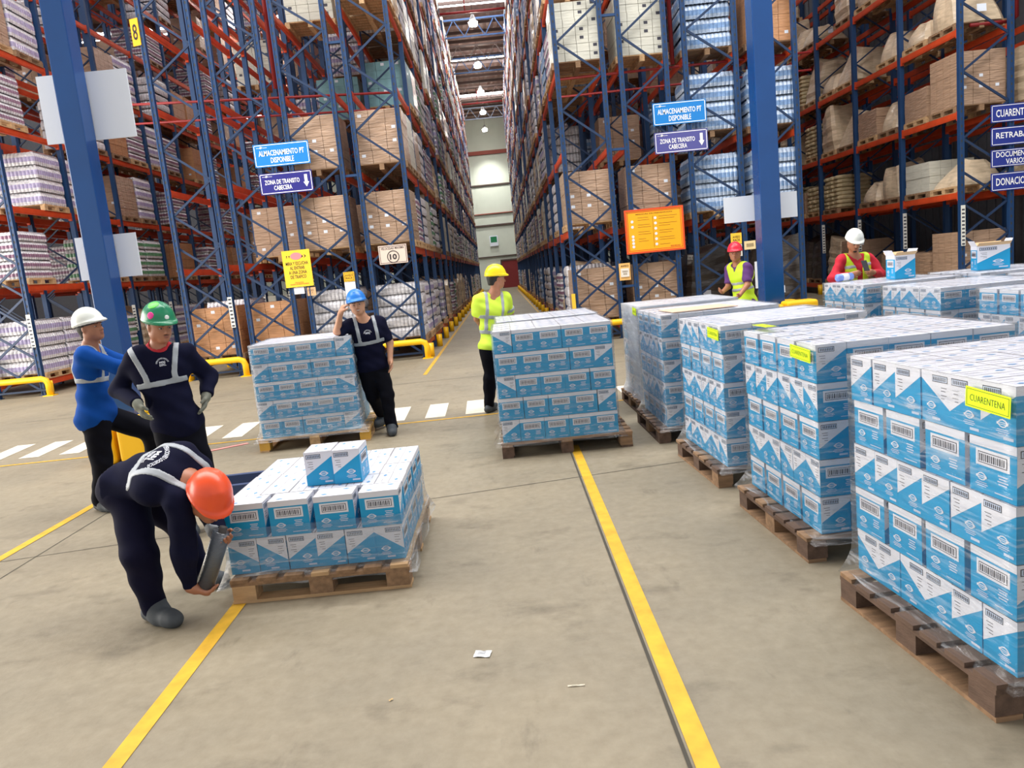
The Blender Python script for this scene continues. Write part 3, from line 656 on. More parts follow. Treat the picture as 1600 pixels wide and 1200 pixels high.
def warn(t, W, H_):
    b = MB(); b.poly([(.0 + .12 * math.cos(a * .2618), -.003, .26 + .075 * math.sin(a * .2618)) for a in range(24)]); link('pink_emblem', b.mesh('pink_emblem', mat('ink_pink', (240, 134, 140))), t)
    link('small_print', text_mesh(['PRECAUCION', 'TRANSITO DE MONTACARGAS'], .4, .06, mat('ink_230_80_60', (230, 80, 60)), .003), t, (0, 0, -.31))
    link('marks', text_mesh(['!!    ))'], .42, .06, mat('ink_40_34_40'), .0025), t, (0, 0, .25))
sign('warning_sign', 'yellow warning sign MIRA Y ESCUCHA with pink emblem on the left racks', -4.57, -3.98, 1.77, 2.54, (250, 206, 56), ['MIRA Y ESCUCHA', 'AL ENTRAR', 'A UNA ZONA', 'DE TRAFICO'], (60, 52, 40), None, .8, .46, extra=warn, toff=(0, -.03))
sign('paper_notice', 'small white paper under the yellow warning sign', -4.42, -4.2, 1.62, 1.76, (224, 226, 232), None, WH, y=16.1)
sign('paper_notice', 'small tan tag beside the paper under the yellow warning sign', -4.17, -3.96, 1.56, 1.74, (214, 176, 132), ['000', '1 1'], (150, 110, 80), None, .6, .5, y=16.1)
def blackl(t, W, H_):
    pass
sign('small_notice', 'small yellow notice above the man in the blue helmet', -3.33, -3.10, 1.78, 1.98, (244, 190, 50), ['AVISO', 'RACK'], (60, 46, 20), (60, 46, 20), .7, .5)
sign('paper_notice', 'white paper hanging under the small yellow notice', -3.33, -3.10, 1.45, 1.77, (226, 226, 228), None, WH)
def board_art(t, W, H_):
    b = MB(); r = random.Random(5)
    for c, x0 in ((0, -W * .30), (1, W * .08)):
        for k in range(13 if c else 12):
            z = H_ * .33 - k * H_ * .058
            if k % 3 == 2: continue
            b.box(x0, -.003, z, x0 + W * r.uniform(.16, .3) * (1.15 if c else .8), -.001, z + .006)
    b.box(-W * .03, -.003, -H_ * .42, -W * .025, -.001, H_ * .36)
    link('print_lines', b.mesh('print_lines', mat('ink_120_80_20', (120, 80, 20))), t)
    b = MB()
    for (x, z) in [(-W * .40, H_ * .25), (-W * .40, H_ * .12), (-W * .40, -.1), (-W * .40, -.17), (-W * .40, -.24), (-W * .40, -.31)] + [(-W * .01 + W * .03, H_ * .3 - q * H_ * .13) for q in range(6)]:
        b.poly([(x + .03 * math.cos(a * .5236), -.003, z + .03 * math.sin(a * .5236)) for a in range(12)])
    link('pictograms', b.mesh('pictograms', M_sign), t)
    link('heading', text_mesh(['MEDIDAS DE PREVENCION'], W * .66, .025, mat('ink_120_80_20'), .003), t, (0, 0, H_ * .42))
    link('mark', text_mesh(['SEGURIDAD'], W * .18, .03, mat('ink_190_30_30', (190, 30, 30)), .003), t, (W * .36, 0, -H_ * .43))
sign('notice_board', 'orange notice board with red rim hanging on the right racks', 2.75, 3.92, 1.8, 2.64, (250, 176, 28), None, WH, (224, 82, 30), y=16.0, extra=board_art)
b = MB()
for a in ((2.71, 1.76, 3.96, 1.80), (2.71, 2.64, 3.96, 2.68), (2.71, 1.8, 2.75, 2.64), (3.92, 1.8, 3.96, 2.64)): b.box(a[0] - 3.335, -.01, a[1] - 2.22, a[2] - 3.335, .02, a[3] - 2.22)
for o in C.objects:
    if o.name == 'notice_board': link('rim', b.mesh('rim', mat('rim_orange', (222, 82, 34), .5)), o)
sign('small_notice', 'small framed notice left of the right rack posts', 2.52, 2.76, 1.23, 1.59, (238, 186, 110), ['AVISO'], (60, 46, 20), None, .7, .12, toff=(0, .12))
sign('paper_notice', 'white sheet on the small framed notice', 2.55, 2.73, 1.30, 1.48, (232, 226, 214), ['lllllll', 'lllll'], (150, 130, 110), None, .6, .5, y=16.06)
sign('small_notice', 'small yellow notice above the man in the red helmet', 4.94, 5.17, 1.76, 1.99, (250, 204, 60), ['AVISO', 'RACK'], (60, 46, 20), None, .7, .5)
sign('paper_notice', 'pale paper under the notice above the red helmet man', 4.94, 5.17, 1.5, 1.75, (224, 222, 214), None, WH)
sign('barcode_tag', 'tan barcode tag left of the right column', 5.22, 5.46, 1.62, 1.80, (236, 212, 160), ['IIIIII'], (90, 70, 50), None, .6, .4)
sign('paper_notice', 'white sheet low beside the right column', 5.42, 5.66, .78, 1.35, (222, 226, 232), None, WH)
sign('paper_notice', 'narrow white paper taped to the left rack post', 1.46, 1.54, .7, 1.05, (236, 196, 60), None, WH)
NAVY = (34, 50, 140)
for (z0, z1, ls, th) in [(3.72, 4.08, ['CUARENTENA'], .42), (3.25, 3.62, ['RETRABAJO'], .42), (2.81, 3.17, ['DOCUMENTOS', 'VARIOS'], .72), (2.32, 2.69, ['DONACIONES'], .42)]:
    sign('zone_sign', 'dark blue sign reading %s at the right photo edge' % ' '.join(ls), 10.5, 11.55, z0, z1, NAVY, ls, WH, WH, .8, th)
t = sign('aisle_number', 'yellow number 8 plate high on the fourth left rack', -6.98, -6.78, 6.9, 7.42, (238, 174, 36), ['8'], (30, 26, 24), None, .6, .6, y=16.05)
t.rotation_euler = (0, .0, -.35)
b = MB(); b.box(-.012, -.1, -.6, .012, 0, .6)
# ------------------------------------------------------------------ foreground pallets (1.2 x 1.0), local origin at the centre
def fg_pallet(lab, x, y, rz, wood=(M_woodd, M_wood), blockm=None, tagm=False, wide=(1.2, 1.0)):
    t = thing('pallet', lab, 'pallet', (x, y, 0), rz); L, D = wide; r = random.Random(int(abs(x * 97 + y * 31)))
    for i in range(7):   # deck boards run across, along local X
        yy = -D / 2 + .055 + i * (D - .11) / 6; wv = r.uniform(.095, .125) * D
        b = MB(); b.box(-L / 2, -wv / 2, 0, L / 2, wv / 2, .02); link('deck_board', b.mesh('deck_board', wood[r.random() < .45]), t, (r.uniform(-.004, .004), yy, .122), r.uniform(-.004, .004))
    b = MB(); b.box(-.05, -D / 2, 0, .05, D / 2, .02); st = b.mesh('stringer', wood[0])
    b = MB(); b.box(-.05, -D / 2, 0, .05, D / 2, .018); bt = b.mesh('bottom_board', wood[1])
    b = MB(); b.box(-.055, -.065, 0, .055, .065, .084); bl = [b.mesh('block', m) for m in (blockm or wood)]
    for i in (-1, 0, 1):
        link('stringer', st, t, (i * (L / 2 - .055), 0, .102)); link('bottom_board', bt, t, (i * (L / 2 - .055), 0, 0))
        for j in (-1, 0, 1): link('block', bl[r.random() < .5], t, (i * (L / 2 - .06), j * (D / 2 - .07), .018))
    return t
# ------------------------------------------------------------------ printed carton
CW, CD, CHH = .2215, .1615, .2005
def carton_mesh(detail=True):
    b = MB(); x, y, h = CW / 2, CD / 2, CHH
    b.box(-x, -y, 0, x, y, h, 0)
    for i in range(6): pass
    b.m[1] = 1
    e = .0006
    faces = [((-x, -y - e), (1, 0), CW, 'w'), ((x, y + e), (-1, 0), CW, 'w'), ((x + e, -y), (0, 1), CD, 'a'), ((-x - e, y), (0, -1), CD, 'b')]
    for (ox, oy), (dx, dy), L, kd in faces:
        nx, ny = dy, -dx
        def P(u, v, lift=0): return (ox + dx * u * L + nx * lift, oy + dy * u * L + ny * lift, v * h)
        def rect(u0, v0, u1, v1, mi, lift=0): b.poly([P(u0, v0, lift), P(u1, v0, lift), P(u1, v1, lift), P(u0, v1, lift)], mi)
        if kd == 'w':
            rect(0, .84, 1, 1, 1)
            if detail:
                rect(.14, .5, .86, .8, 1); rect(.19, .55, .81, .75, 3, e); rect(.205, .565, .795, .735, 1, 2 * e)
                u = .225
                for k in range(13):
                    wv = [.022, .03, .016][k % 3]; rect(u, .585, u + wv, .715, 3, 3 * e); u += wv + .02
                lc = (.27, .30); s = .95
        else:
            mir = kd == 'b'
            def Q(u, v, lift=0): return P(1 - u if mir else u, v, lift)
            pts = [Q(0, .84), Q(1, .30), Q(1, 1), Q(0, 1)]
            b.poly(pts[::-1] if mir else pts, 1)
            if detail:
                def rq(u0, v0, u1, v1, mi, lift):
                    p = [Q(u0, v0, lift), Q(u1, v0, lift), Q(u1, v1, lift), Q(u0, v1, lift)]; b.poly(p[::-1] if mir else p, mi)
                rq(.40, .80, .93, .93, 3, e); rq(.42, .815, .91, .915, 4, 2 * e)
                u = .44
                for k in range(8): rq(u, .83, u + .03, .90, 3, 3 * e); u += .057
                for k, (v, l) in enumerate([(.70, .2), (.64, .16), (.56, .2), (.50, .12)]): rq(.70, v, .70 + l, v + .012, 3, e)
                lc = (.62 if mir else .38, .32); s = 1.3
                lc = (.36, .34) if not mir else (.64, .34)
        if detail:
            cx, cy = lc; a_, c_ = .13 * s, .075
            for (k0, k1, mi, lf) in ((1, 1, 1, e), (.78, .72, 0, 2 * e)):
                pts = [P(cx - a_ * k0, cy, lf), P(cx - a_ * k0 * .45, cy - c_ * k1 * .8, lf), P(cx, cy - c_ * k1, lf), P(cx + a_ * k0 * .45, cy - c_ * k1 * .8, lf), P(cx + a_ * k0, cy, lf), P(cx + a_ * k0 * .45, cy + c_ * k1 * .8, lf), P(cx, cy + c_ * k1, lf), P(cx - a_ * k0 * .45, cy + c_ * k1 * .8, lf)]
                b.poly(pts, mi)
            rect(cx - a_ * .95, cy - .022, cx + a_ * .95, cy + .022, 1, 3 * e); rect(cx - a_ * .6, cy - .009, cx + a_ * .6, cy + .009, 2, 4 * e)
            for k, l in enumerate((.9, 1.1, .8)): rect(cx - a_ * l, cy - .115 - k * .034, cx + a_ * l, cy - .10 - k * .034, 4, e)
            if kd == 'w':
                for k, l in enumerate((.1, .08, .11, .09)): rect(.72 - l, .40 - k * .05, .72 + l, .425 - k * .05, 4, e)
                rect(.55, .08, .92, .10, 4, e)
            else: rect(lc[0] + .02, .07, lc[0] + .3, .12, 4, e)
    if detail:   # top: seam and pale print
        z = h + e
        def T(u, v, mi, l=0): b.poly([(u[0], v[0], z + l), (u[1], v[0], z + l), (u[1], v[1], z + l), (u[0], v[1], z + l)], mi)
        T((-x, x), (-.0018, .0018), 5)
        for q in (-1, 1): T((-x, x), (q * y - .0022, q * y + .0022), 5); b.poly([(q * x - .0022, -y, z), (q * x + .0022, -y, z), (q * x + .0022, y, z), (q * x - .0022, y, z)], 5)
        for sx in (-1, 1):
            b.poly([(sx * .055 - .022, sx * .04, z + e), (sx * .055, sx * .04 - .012, z + e), (sx * .055 + .022, sx * .04, z + e), (sx * .055, sx * .04 + .012, z + e)], 4 + 2)
            T((sx * .05 - .03, sx * .05 + .03), (-sx * .045 - .003, -sx * .045), 5)
    me = b.mesh('carton', [M_cblue, M_top if False else M_wht, M_cblue, M_ink, M_lil, mat('seam_grey', (150, 148, 150), .6), mat('pale_blue_print', (110, 164, 212), .5)])
    return me
CARTON = carton_mesh(True)
b = MB(); b.box(-CW / 2, -CD / 2, 0, CW / 2, CD / 2, CHH); b.m[1] = 1; PLAIN = b.mesh('plain_carton', [M_cblue, M_wht])
LAYW = ['bottom', 'second', 'third', 'fourth', 'top']
rest_cartons = []   # (matrix, detailed)
def layer(kind):
    """list of (x, y, rot, col, row, side) in load coordinates; kind N: turned column at left, M: at right"""
    out = []; gx = .2235; gy = .1645; W4 = gx * 4; tot = W4 + .165
    for i in range(4):
        for j in range(6):
            x = -tot / 2 + (.165 if kind == 'N' else 0) + gx * (i + .5); out.append((x, -gy * 3 + gy * (j + .5), 0, i, j, 'main'))
    xs = -tot / 2 + .0825 if kind == 'N' else tot / 2 - .0825
    for j in range(4): out.append((xs, (-1.5 + j) * .2515, math.pi / 2, -1, j, 'turned'))
    return out, tot
def stack(name, x, y, rz, layers, single, faces, grp, skip_top=None, jit=.003):
    """layers bottom to top; single: cartons on the listed faces become objects"""
    r = random.Random(hash(name) % 1000 if False else sum(map(ord, name))); M0 = Matrix.Translation((x, y, .145)) @ Matrix.Rotation(rz, 4, 'Z')
    n = len(layers); made = 0
    for li, kd in enumerate(layers):
        L, tot = layer(kd); off = (r.uniform(-.005, .005), r.uniform(-.005, .005))
        for (cx, cy, cr, i, j, sd) in L:
            isL = (cx < -tot / 2 + .13); isR = (cx > tot / 2 - .13); isF = cy < -.365; isB = cy > .365; isT = li == n - 1
            vis = (isT and 'T' in faces) or (isL and 'L' in faces) or (isF and 'F' in faces) or (isR and 'R' in faces) or (isB and 'B' in faces)
            flip = math.pi if r.random() < .4 and sd == 'main' else (math.pi if sd == 'turned' and r.random() < .15 else 0)
            Mx = M0 @ Matrix.Translation((cx + off[0] + r.uniform(-jit, jit), cy + off[1] + r.uniform(-jit, jit), li * (CHH + .0027))) @ Matrix.Rotation(cr + flip, 4, 'Z')
            if vis and single:
                o = bpy.data.objects.new('carton', CARTON); C.objects.link(o); o.matrix_world = Mx
                turned90 = 'low' in name
                if sd == 'main':
                    row, col = (i, 5 - j) if turned90 else (j, i)
                    lab = 'blue carton, %s layer, %s row back, %s from left, %s' % (LAYW[li], ORD[row], ORD[col], name)
                else: lab = 'crosswise blue carton, %s layer, %s %s, %s' % (LAYW[li], ORD[3 - j if turned90 else j], 'from left' if turned90 else 'back', name)
                tag(o, lab, 'carton', grp); made += 1
            else: rest_cartons.append((Mx, vis))
    return made
G_ = 'blue and white cartons on the pallets'
def put_stack(fx, fy, rz, layers, single, faces, nm, rotated=False, pal=True, wood=(M_woodd, M_wood), plab=None, poff=(0, 0)):
    """fx, fy: front left corner of the load (world), rz: small turn"""
    tot = .2235 * 4 + .165; dep = .1645 * 6
    if rotated: lx, ly = dep / 2, tot / 2
    else: lx, ly = tot / 2, dep / 2
    c, s = math.cos(rz), math.sin(rz); cx = fx + lx * c - ly * s; cy = fy + lx * s + ly * c
    n = stack(nm, cx, cy, rz + (math.pi / 2 if rotated else 0), layers, single, faces, G_)
    if pal: fg_pallet(plab or 'wooden pallet under the %s' % nm, cx + poff[0], cy + poff[1], rz + (math.pi / 2 if rotated else 0), wood)
    return cx, cy, n
ST = {}
cnt = 0
ALT_M = ['M', 'N', 'M', 'N', 'M']; ALT_N = ['N', 'M', 'N', 'M', 'N']
for key, fx, fy, rz, ly, single, fc, nm, rot, wood in [
    ('R1', 1.62, 2.36, .085, ALT_M, True, 'LFT', 'nearest right stack', False, (M_woodd, M_wood)),
    ('R2', 1.56, 3.79, .05, ALT_N, True, 'LFT', 'second right stack', False, (M_woodd, M_wood)),
    ('R3', 1.49, 5.20, .06, ALT_M, True, 'LF', 'third right stack', False, (M_woodd, M_wood)),
    ('R4', 1.37, 6.65, .02, ALT_N, True, 'LF', 'fourth right stack', False, (M_wood, M_woodd)),
    ('R5', 1.43, 8.02, .02, ALT_M, False, 'LFT', 'fifth right stack', False, (M_wood, M_woodd)),
    ('P3', -.13, 6.66, .0, ALT_N, True, 'FT', 'middle stack', False, (M_wood, M_woodd)),
    ('P4', -.10, 7.86, .02, ALT_N, False, 'LFT', 'stack behind the middle stack', False, (M_wood, M_woodd)),
    ('P2', -2.74, 7.98, .07, ALT_M, True, 'F', 'stack by blue helmet man', False, (M_woody, M_wood2)),
    ('P1', -1.68, 4.05, .0, ['M', 'N'], True, 'LFTR', 'low open stack', True, (M_wood, M_wood2)),
    ('B1', 3.86, 8.06, .0, ALT_M, False, 'LFT', 'back right stack', False, (M_wood, M_woodd)),
    ('B2', 3.86, 6.62, .02, ALT_M, False, 'LFT', 'back right stack, nearer', False, (M_wood, M_woodd)),
    ('B3', 3.93, 5.22, .0, ALT_N, False, 'LFT', 'right edge stack', False, (M_wood, M_woodd)),
    ('B4', 5.15, 8.08, .0, ALT_N, False, 'LFT', 'far right stack', False, (M_wood, M_woodd)),
    ('B5', 5.15, 6.64, .02, ALT_M, False, 'LFT', 'far right stack, nearer', False, (M_wood, M_woodd)),
    ('B6', 6.45, 8.1, .0, ALT_M, False, 'FT', 'outermost right stack', False, (M_wood, M_woodd))]:
    cx, cy, n = put_stack(fx, fy, rz, ly, single, fc, nm, rot, True, wood, poff=(.05 if key in ('P3',) else .02 if key[0] == 'P' else -.02, -.01)); cnt += n
    ST[key] = (cx, cy, rz + (math.pi / 2 if rot else 0), len(ly), nm)
print('single cartons', cnt)
# all remaining cartons as one object
V = []; F = []; FM = []; off = 0
for Mx, det in rest_cartons:
    q = CARTON if det else PLAIN; n = len(q.vertices)
    if not hasattr(sc, '_'): pass
    a = np.empty(n * 3, 'f'); q.vertices.foreach_get('co', a); a = a.reshape(-1, 3); m = np.array(Mx)
    V.append(a @ m[:3, :3].T + m[:3, 3]); 
    if det:
        if 'CF' not in globals(): CF = [list(p.vertices) for p in CARTON.polygons]; CM = [p.material_index for p in CARTON.polygons]; PF = [list(p.vertices) for p in PLAIN.polygons]; PMi = [p.material_index for p in PLAIN.polygons]
    if 'PF' not in globals(): CF = [list(p.vertices) for p in CARTON.polygons]; CM = [p.material_index for p in CARTON.polygons]; PF = [list(p.vertices) for p in PLAIN.polygons]; PMi = [p.material_index for p in PLAIN.polygons]
    for f in (CF if det else PF): F.append([off + v for v in f])
    FM += (CM if det else PMi); off += n
me = bpy.data.meshes.new('cartons'); me.from_pydata(np.concatenate(V).tolist(), [], F)
for m in CARTON.materials: me.materials.append(m)
me.polygons.foreach_set('material_index', FM); me.update()
tag(link('cartons', me, kind='stuff'), 'blue and white cartons inside the stacks and on the farther stacks', 'cartons')

# two loose cartons on the low stack, two opened ones at the back
for (x, y, rz, lab) in [(-1.175, 4.40, math.pi / 2 + .02, 'left of the two loose cartons standing on the low open stack'), (-1.005, 4.385, math.pi / 2 - .02, 'right of the two loose cartons standing on the low open stack')]:
    o = link('carton', CARTON, None, (x, y, .145 + 2 * (CHH + .0027) + .001), rz); tag(o, lab, 'carton')
def open_carton(x, y, rz, s, lab):
    t = thing('open_carton', lab, 'carton', (x, y, .145 + 5 * (CHH + .0027) + .004), rz)
    me = CARTON.copy(); bm = bmesh.new(); bm.from_mesh(me)
    top = [f for f in bm.faces if f.calc_center_median().z > CHH - 1e-5 and abs(f.normal.z) > .9]
    bmesh.ops.delete(bm, geom=top, context='FACES'); bm.to_mesh(me); bm.free()
    o = link('box_body', me, t); o.scale = s; hx, hy, hz = CW / 2 * s[0], CD / 2 * s[1], CHH * s[2]
    inner = mat('board_inside', (206, 172, 128), .8)
    for sx in (-1, 1):
        b = MB(); b.poly([(sx * hx, -hy, hz), (sx * hx, hy, hz), (sx * (hx + .07), hy, hz + .035), (sx * (hx + .07), -hy, hz + .035)]); b.poly([(sx * hx, -hy, hz - .002), (sx * (hx + .07), -hy, hz + .033), (sx * (hx + .07), hy, hz + .033), (sx * hx, hy, hz - .002)])
        link('flap', b.mesh('flap', inner), t)
    for sy in (-1, 1):
        b = MB(); b.poly([(-hx, sy * hy, hz), (hx, sy * hy, hz), (hx, sy * (hy + .03), hz + .06), (-hx, sy * (hy + .03), hz + .06)]); link('flap', b.mesh('flap', M_wht), t)
    b = MB(); b.box(-hx + .003, -hy + .003, .003, hx - .003, hy - .003, hz * .6); link('contents', b.mesh('contents', inner), t)
open_carton(4.50, 8.50, math.pi / 2 - .1, (1.1, 1.35, 1.3), 'opened upright blue-white carton right of the man with the phone')
open_carton(5.55, 8.55, math.pi / 2 - .3, (1.1, 2.0, 1.35), 'opened blue-white carton with flaps out near the right edge')
# roll of wipes / tape on the stack before the phone man
t = thing('tape_pack', 'small blue and white wrapped pack lying before the man with phone', 'pack', (4.08, 8.98, 1.168), .25)
b = MB(); b.tube([(-.12, 0, .045), (-.1, 0, .045), (.1, 0, .045), (.12, 0, .045)], [.02, .045, .045, .02], 14); link('wrap', b.mesh('wrap', mat('pack_blue', (120, 150, 220), .3, noise=.3, nscale=30), True), t)
b = MB(); b.tube([(-.04, 0, .045), (.04, 0, .045)], .0465, 14); link('band', b.mesh('band', M_wht, True), t)
# loose cardboard sheet on the fourth right stack
b = MB(); b.box(-.3, -.22, 0, .3, .22, .006); tag(link('cardboard_sheet', b.mesh('sheet', mat('kraft_sheet', (210, 180, 156), .8)), None, (1.78, 6.95, 1.168), .1), 'kraft cardboard sheet lying on the fourth right stack', 'cardboard')

# ------------------------------------------------------------------ stretch film round the stacks
def film(key, lab, m, top=True, seed=0, low=.03, rows=26, hi=None, bands=None, flare=.06):
    cx, cy, rz, nl, nm = ST[key]; r = random.Random(seed)
    hx = (.2235 * 4 + .165) / 2 + .009; hy = .1645 * 3 + .009; z1 = (hi or (.145 + nl * (CHH + .0027))) + .006; z0 = .145 - low
    b = MB(); per = []
    K = 16
    for (ax, ay, bx, by) in ((-hx, -hy, hx, -hy), (hx, -hy, hx, hy), (hx, hy, -hx, hy), (-hx, hy, -hx, -hy)):
        L = math.hypot(bx - ax, by - ay); nx, ny = (by - ay) / L, -(bx - ax) / L
        for k in range(K):
            t_ = k / K; per.append((ax + (bx - ax) * t_, ay + (by - ay) * t_, nx, ny, min(t_, 1 - t_)))
    P = len(per); ph = [r.uniform(0, 6.28) for _ in range(8)]
    for q in range(rows + 1):
        t_ = q / rows; z = z0 + (z1 - z0) * t_; fl = flare * max(0, 1 - (z - z0) / .16) ** 1.6
        for k, (x, y, nx, ny, e) in enumerate(per):
            w_ = .0022 * (math.sin(z * 70 + k * .4 + ph[0]) + math.sin(z * 121 - k * .9 + ph[1])) * min(1, e * 6 + .2) + .004
            d = w_ + fl * (1 + .3 * math.sin(k * .8 + ph[2]))
            cxn, cyn = (x / hx, y / hy); 
            b.v.append((x + (nx * d if e > 0 else cxn * d), y + (ny * d if e > 0 else cyn * d), z))
    for q in range(rows):
        for k in range(P):
            k2 = (k + 1) % P; b.f.append((q * P + k, q * P + k2, (q + 1) * P + k2, (q + 1) * P + k)); b.m.append(0)
    if top:
        n0 = len(b.v); G = 12
        for i in range(G + 1):
            for j in range(G + 1):
                b.v.append((-hx + 2 * hx * i / G, -hy + 2 * hy * j / G, z1 + .003 * math.sin(i * 1.7 + j * .5 + ph[3]) * (0 < i < G) * (0 < j < G)))
        for i in range(G):
            for j in range(G): a = n0 + i * (G + 1) + j; b.f.append((a, a + G + 1, a + G + 2, a + 1)); b.m.append(0)
    me = b.mesh('stretch_film', m, True)
    tag(link('stretch_film', me, None, (cx, cy, 0), rz), lab, 'stretch film')
M_filmtop = film_material('film_wide', .08, .55)
film('R1', 'clear stretch film wrapped around the nearest right stack', M_film, seed=1)
film('R2', 'clear stretch film wrapped around the second right stack', M_film, seed=2)
film('R3', 'clear stretch film wrapped around the third right stack', M_filmtop, seed=3)
film('R4', 'cloudy stretch film wrapped around the fourth right stack', M_filmtop, seed=4)
film('R5', 'thick white stretch film wrapped around the fifth right stack', M_filmheavy, seed=5)
film('P3', 'clear stretch film wrapped around the middle stack', M_filmlight, seed=6)
film('P4', 'clear stretch film around the stack behind the middle stack', M_filmtop, seed=7)
film('P2', 'shiny stretch film around the stack leaned on by the blue helmet man', M_filmtop, seed=8)
film('P1', 'stretch film started around the low open stack', M_filmtop, top=False, seed=9, low=.06, hi=.145 + CHH * 1.3, rows=16, flare=.045)
for k, nm in (('B1', 'back right stack before the phone man'), ('B2', 'nearer back right stack'), ('B3', 'right edge stack'), ('B4', 'far right stack'), ('B5', 'far right stack, nearer one'), ('B6', 'outermost right stack')):
    film(k, 'cloudy stretch film wrapped around the %s' % nm, M_filmtop, seed=20 + ord(k[1]))
# film tail from the roll to the low stack
b = MB(); M_tail = film_material('film_tail', .1, .5)
for k in range(9):
    t_ = k / 8; x = -1.70 + .02 * t_; y = 3.9 + .16 * t_
    b.v += [(x + .003 * math.sin(k * 2), y, .21 - .03 * t_), (x, y, .46 - .06 * t_)]
for k in range(8): b.f.append((2 * k, 2 * k + 2, 2 * k + 3, 2 * k + 1)); b.m.append(0)
tag(link('film_tail', b.mesh('tail', M_tail, True)), 'loose clear film running from the roll to the low stack', 'stretch film')

# quarantine labels
M_neon = mat('neon_yellow', (214, 244, 22), .5)
def qlabel(key, u, z, wd, ht, lab, top=False, tilt=.05):
    cx, cy, rz, nl, nm = ST[key]; hx = (.2235 * 4 + .165) / 2 + .021
    t = thing('quarantine_label', lab, 'label'); M0 = Matrix.Translation((cx, cy, 0)) @ Matrix.Rotation(rz, 4, 'Z')
    if top: t.matrix_world = M0 @ Matrix.Translation((-hx + .12, u, z)) @ Matrix.Rotation(-math.pi / 2, 4, 'Z') @ Matrix.Rotation(-math.pi / 2, 4, 'X')
    else: t.matrix_world = M0 @ Matrix.Translation((-hx, u, z)) @ Matrix.Rotation(-math.pi / 2, 4, 'Z') @ Matrix.Rotation(tilt, 4, 'Y')
    b = MB(); b.box(-wd / 2, 0, -ht / 2, wd / 2, .0015, ht / 2); link('sheet', b.mesh('sheet', M_neon), t)
    ink = mat('label_ink', (70, 80, 30), .6)
    link('lettering', text_mesh(['CUARENTENA'], wd * .78, ht * .32, ink, .001, -.01), t)
    b = MB(); g = wd * .03; e = .0015
    for a in ((-wd / 2 + g, -ht / 2 + g, wd / 2 - g, -ht / 2 + g + e), (-wd / 2 + g, ht / 2 - g - e, wd / 2 - g, ht / 2 - g), (-wd / 2 + g, -ht / 2 + g, -wd / 2 + g + e, ht / 2 - g), (wd / 2 - g - e, -ht / 2 + g, wd / 2 - g, ht / 2 - g)): b.box(a[0], -.0006, a[1], a[2], 0, a[3])
    link('frame_line', b.mesh('frame_line', ink), t)
qlabel('R1', -.385, 1.095, .21, .072, 'neon yellow CUARENTENA label on the nearest right stack')
qlabel('R2', -.36, 1.105, .24, .07, 'neon yellow CUARENTENA label on the side of the second right stack')
qlabel('R2', .40, 1.19, .22, .07, 'neon yellow label lying flat on top of the second right stack', True)
qlabel('R3', -.37, 1.10, .23, .075, 'neon yellow CUARENTENA label on the third right stack')
qlabel('R5', -.33, 1.11, .2, .08, 'neon yellow CUARENTENA label on the fifth right stack')

# ------------------------------------------------------------------ pallet truck behind the low stack, scraps on the floor
t = thing('pallet_truck', 'blue hand pallet truck forks resting behind the low open stack', 'pallet truck', (0, 0, 0))
for (xa, ya) in ((-2.95, 6.02), (-2.85, 6.40)):
    b = MB(); b.bar((xa, ya, .085), (xa + 1.15, ya + .1, .085), .15, .03); link('fork', bevel(b.mesh('fork', mat('truck_blue', (58, 76, 118), .5)), .008, 1), t)
b = MB(); b.tube([(-1.9, 6.05, .04), (-1.9, 6.17, .04)], .04, 12); b.tube([(-1.8, 6.43, .04), (-1.8, 6.55, .04)], .04, 12); link('roller', b.mesh('roller', M_dark, True), t)
b = MB(); b.box(-3.08, 5.95, .03, -2.98, 6.48, .10); link('pump_body', b.mesh('pump', mat('truck_blue')), t)
b = MB(); b.tube([(-3.0, 6.2, .1), (-3.2, 6.17, .3)], .02, 8); link('drawbar', b.mesh('drawbar', M_dark, True), t)
def scrap(lab, x, y, rz, sx, sy, col, lines=None):
    t = thing('paper_scrap', lab, 'paper', (x, y, .003), rz); b = MB(); G = 4
    for i in range(G + 1):
        for j in range(G + 1): b.v.append((-sx / 2 + sx * i / G, -sy / 2 + sy * j / G, .004 * abs(math.sin(i * 2.1 + j * 1.3)) * (1 if col[0] > 150 else .3)))
    for i in range(G):
        for j in range(G): a = i * (G + 1) + j; b.f.append((a, a + G + 1, a + G + 2, a + 1)); b.m.append(0)
    link('sheet', b.mesh('sheet', mat('scrap_%d' % col[0], col, .7), True), t)
    if lines:
        b = MB()
        for k in range(3): b.quad((-sx * .3, sy * (.25 - k * .2), .006), (sx * .2, sy * (.25 - k * .2), .006), (sx * .2, sy * (.3 - k * .2), .006), (-sx * .3, sy * (.3 - k * .2), .006))
        link('print', b.mesh('print', M_ink), t)
scrap('small crumpled white receipt lying on the floor before the low stack', -.25, 3.15, -.2, .075, .055, (224, 226, 228), True)
scrap('thin pale sliver of paper on the floor near the yellow line', .14, 2.82, -.05, .07, .006, (210, 200, 180))
scrap('tiny tan chip on the foreground floor', -.62, 2.85, .8, .02, .008, (190, 160, 110))
t = thing('striped_tape', 'red and white striped tape piece on the floor behind the pallet truck', 'tape', (-3.36, 8.42, .003), .55)
b = MB(); b.box(-.28, -.04, 0, .28, -.012, .001); b.box(-.28, .016, 0, .28, .04, .001); link('red_stripe', b.mesh('s', mat('tape_red', (214, 90, 92))), t)
b = MB(); b.box(-.28, -.012, 0, .28, .016, .0008); link('white_stripe', b.mesh('s', M_wline), t)

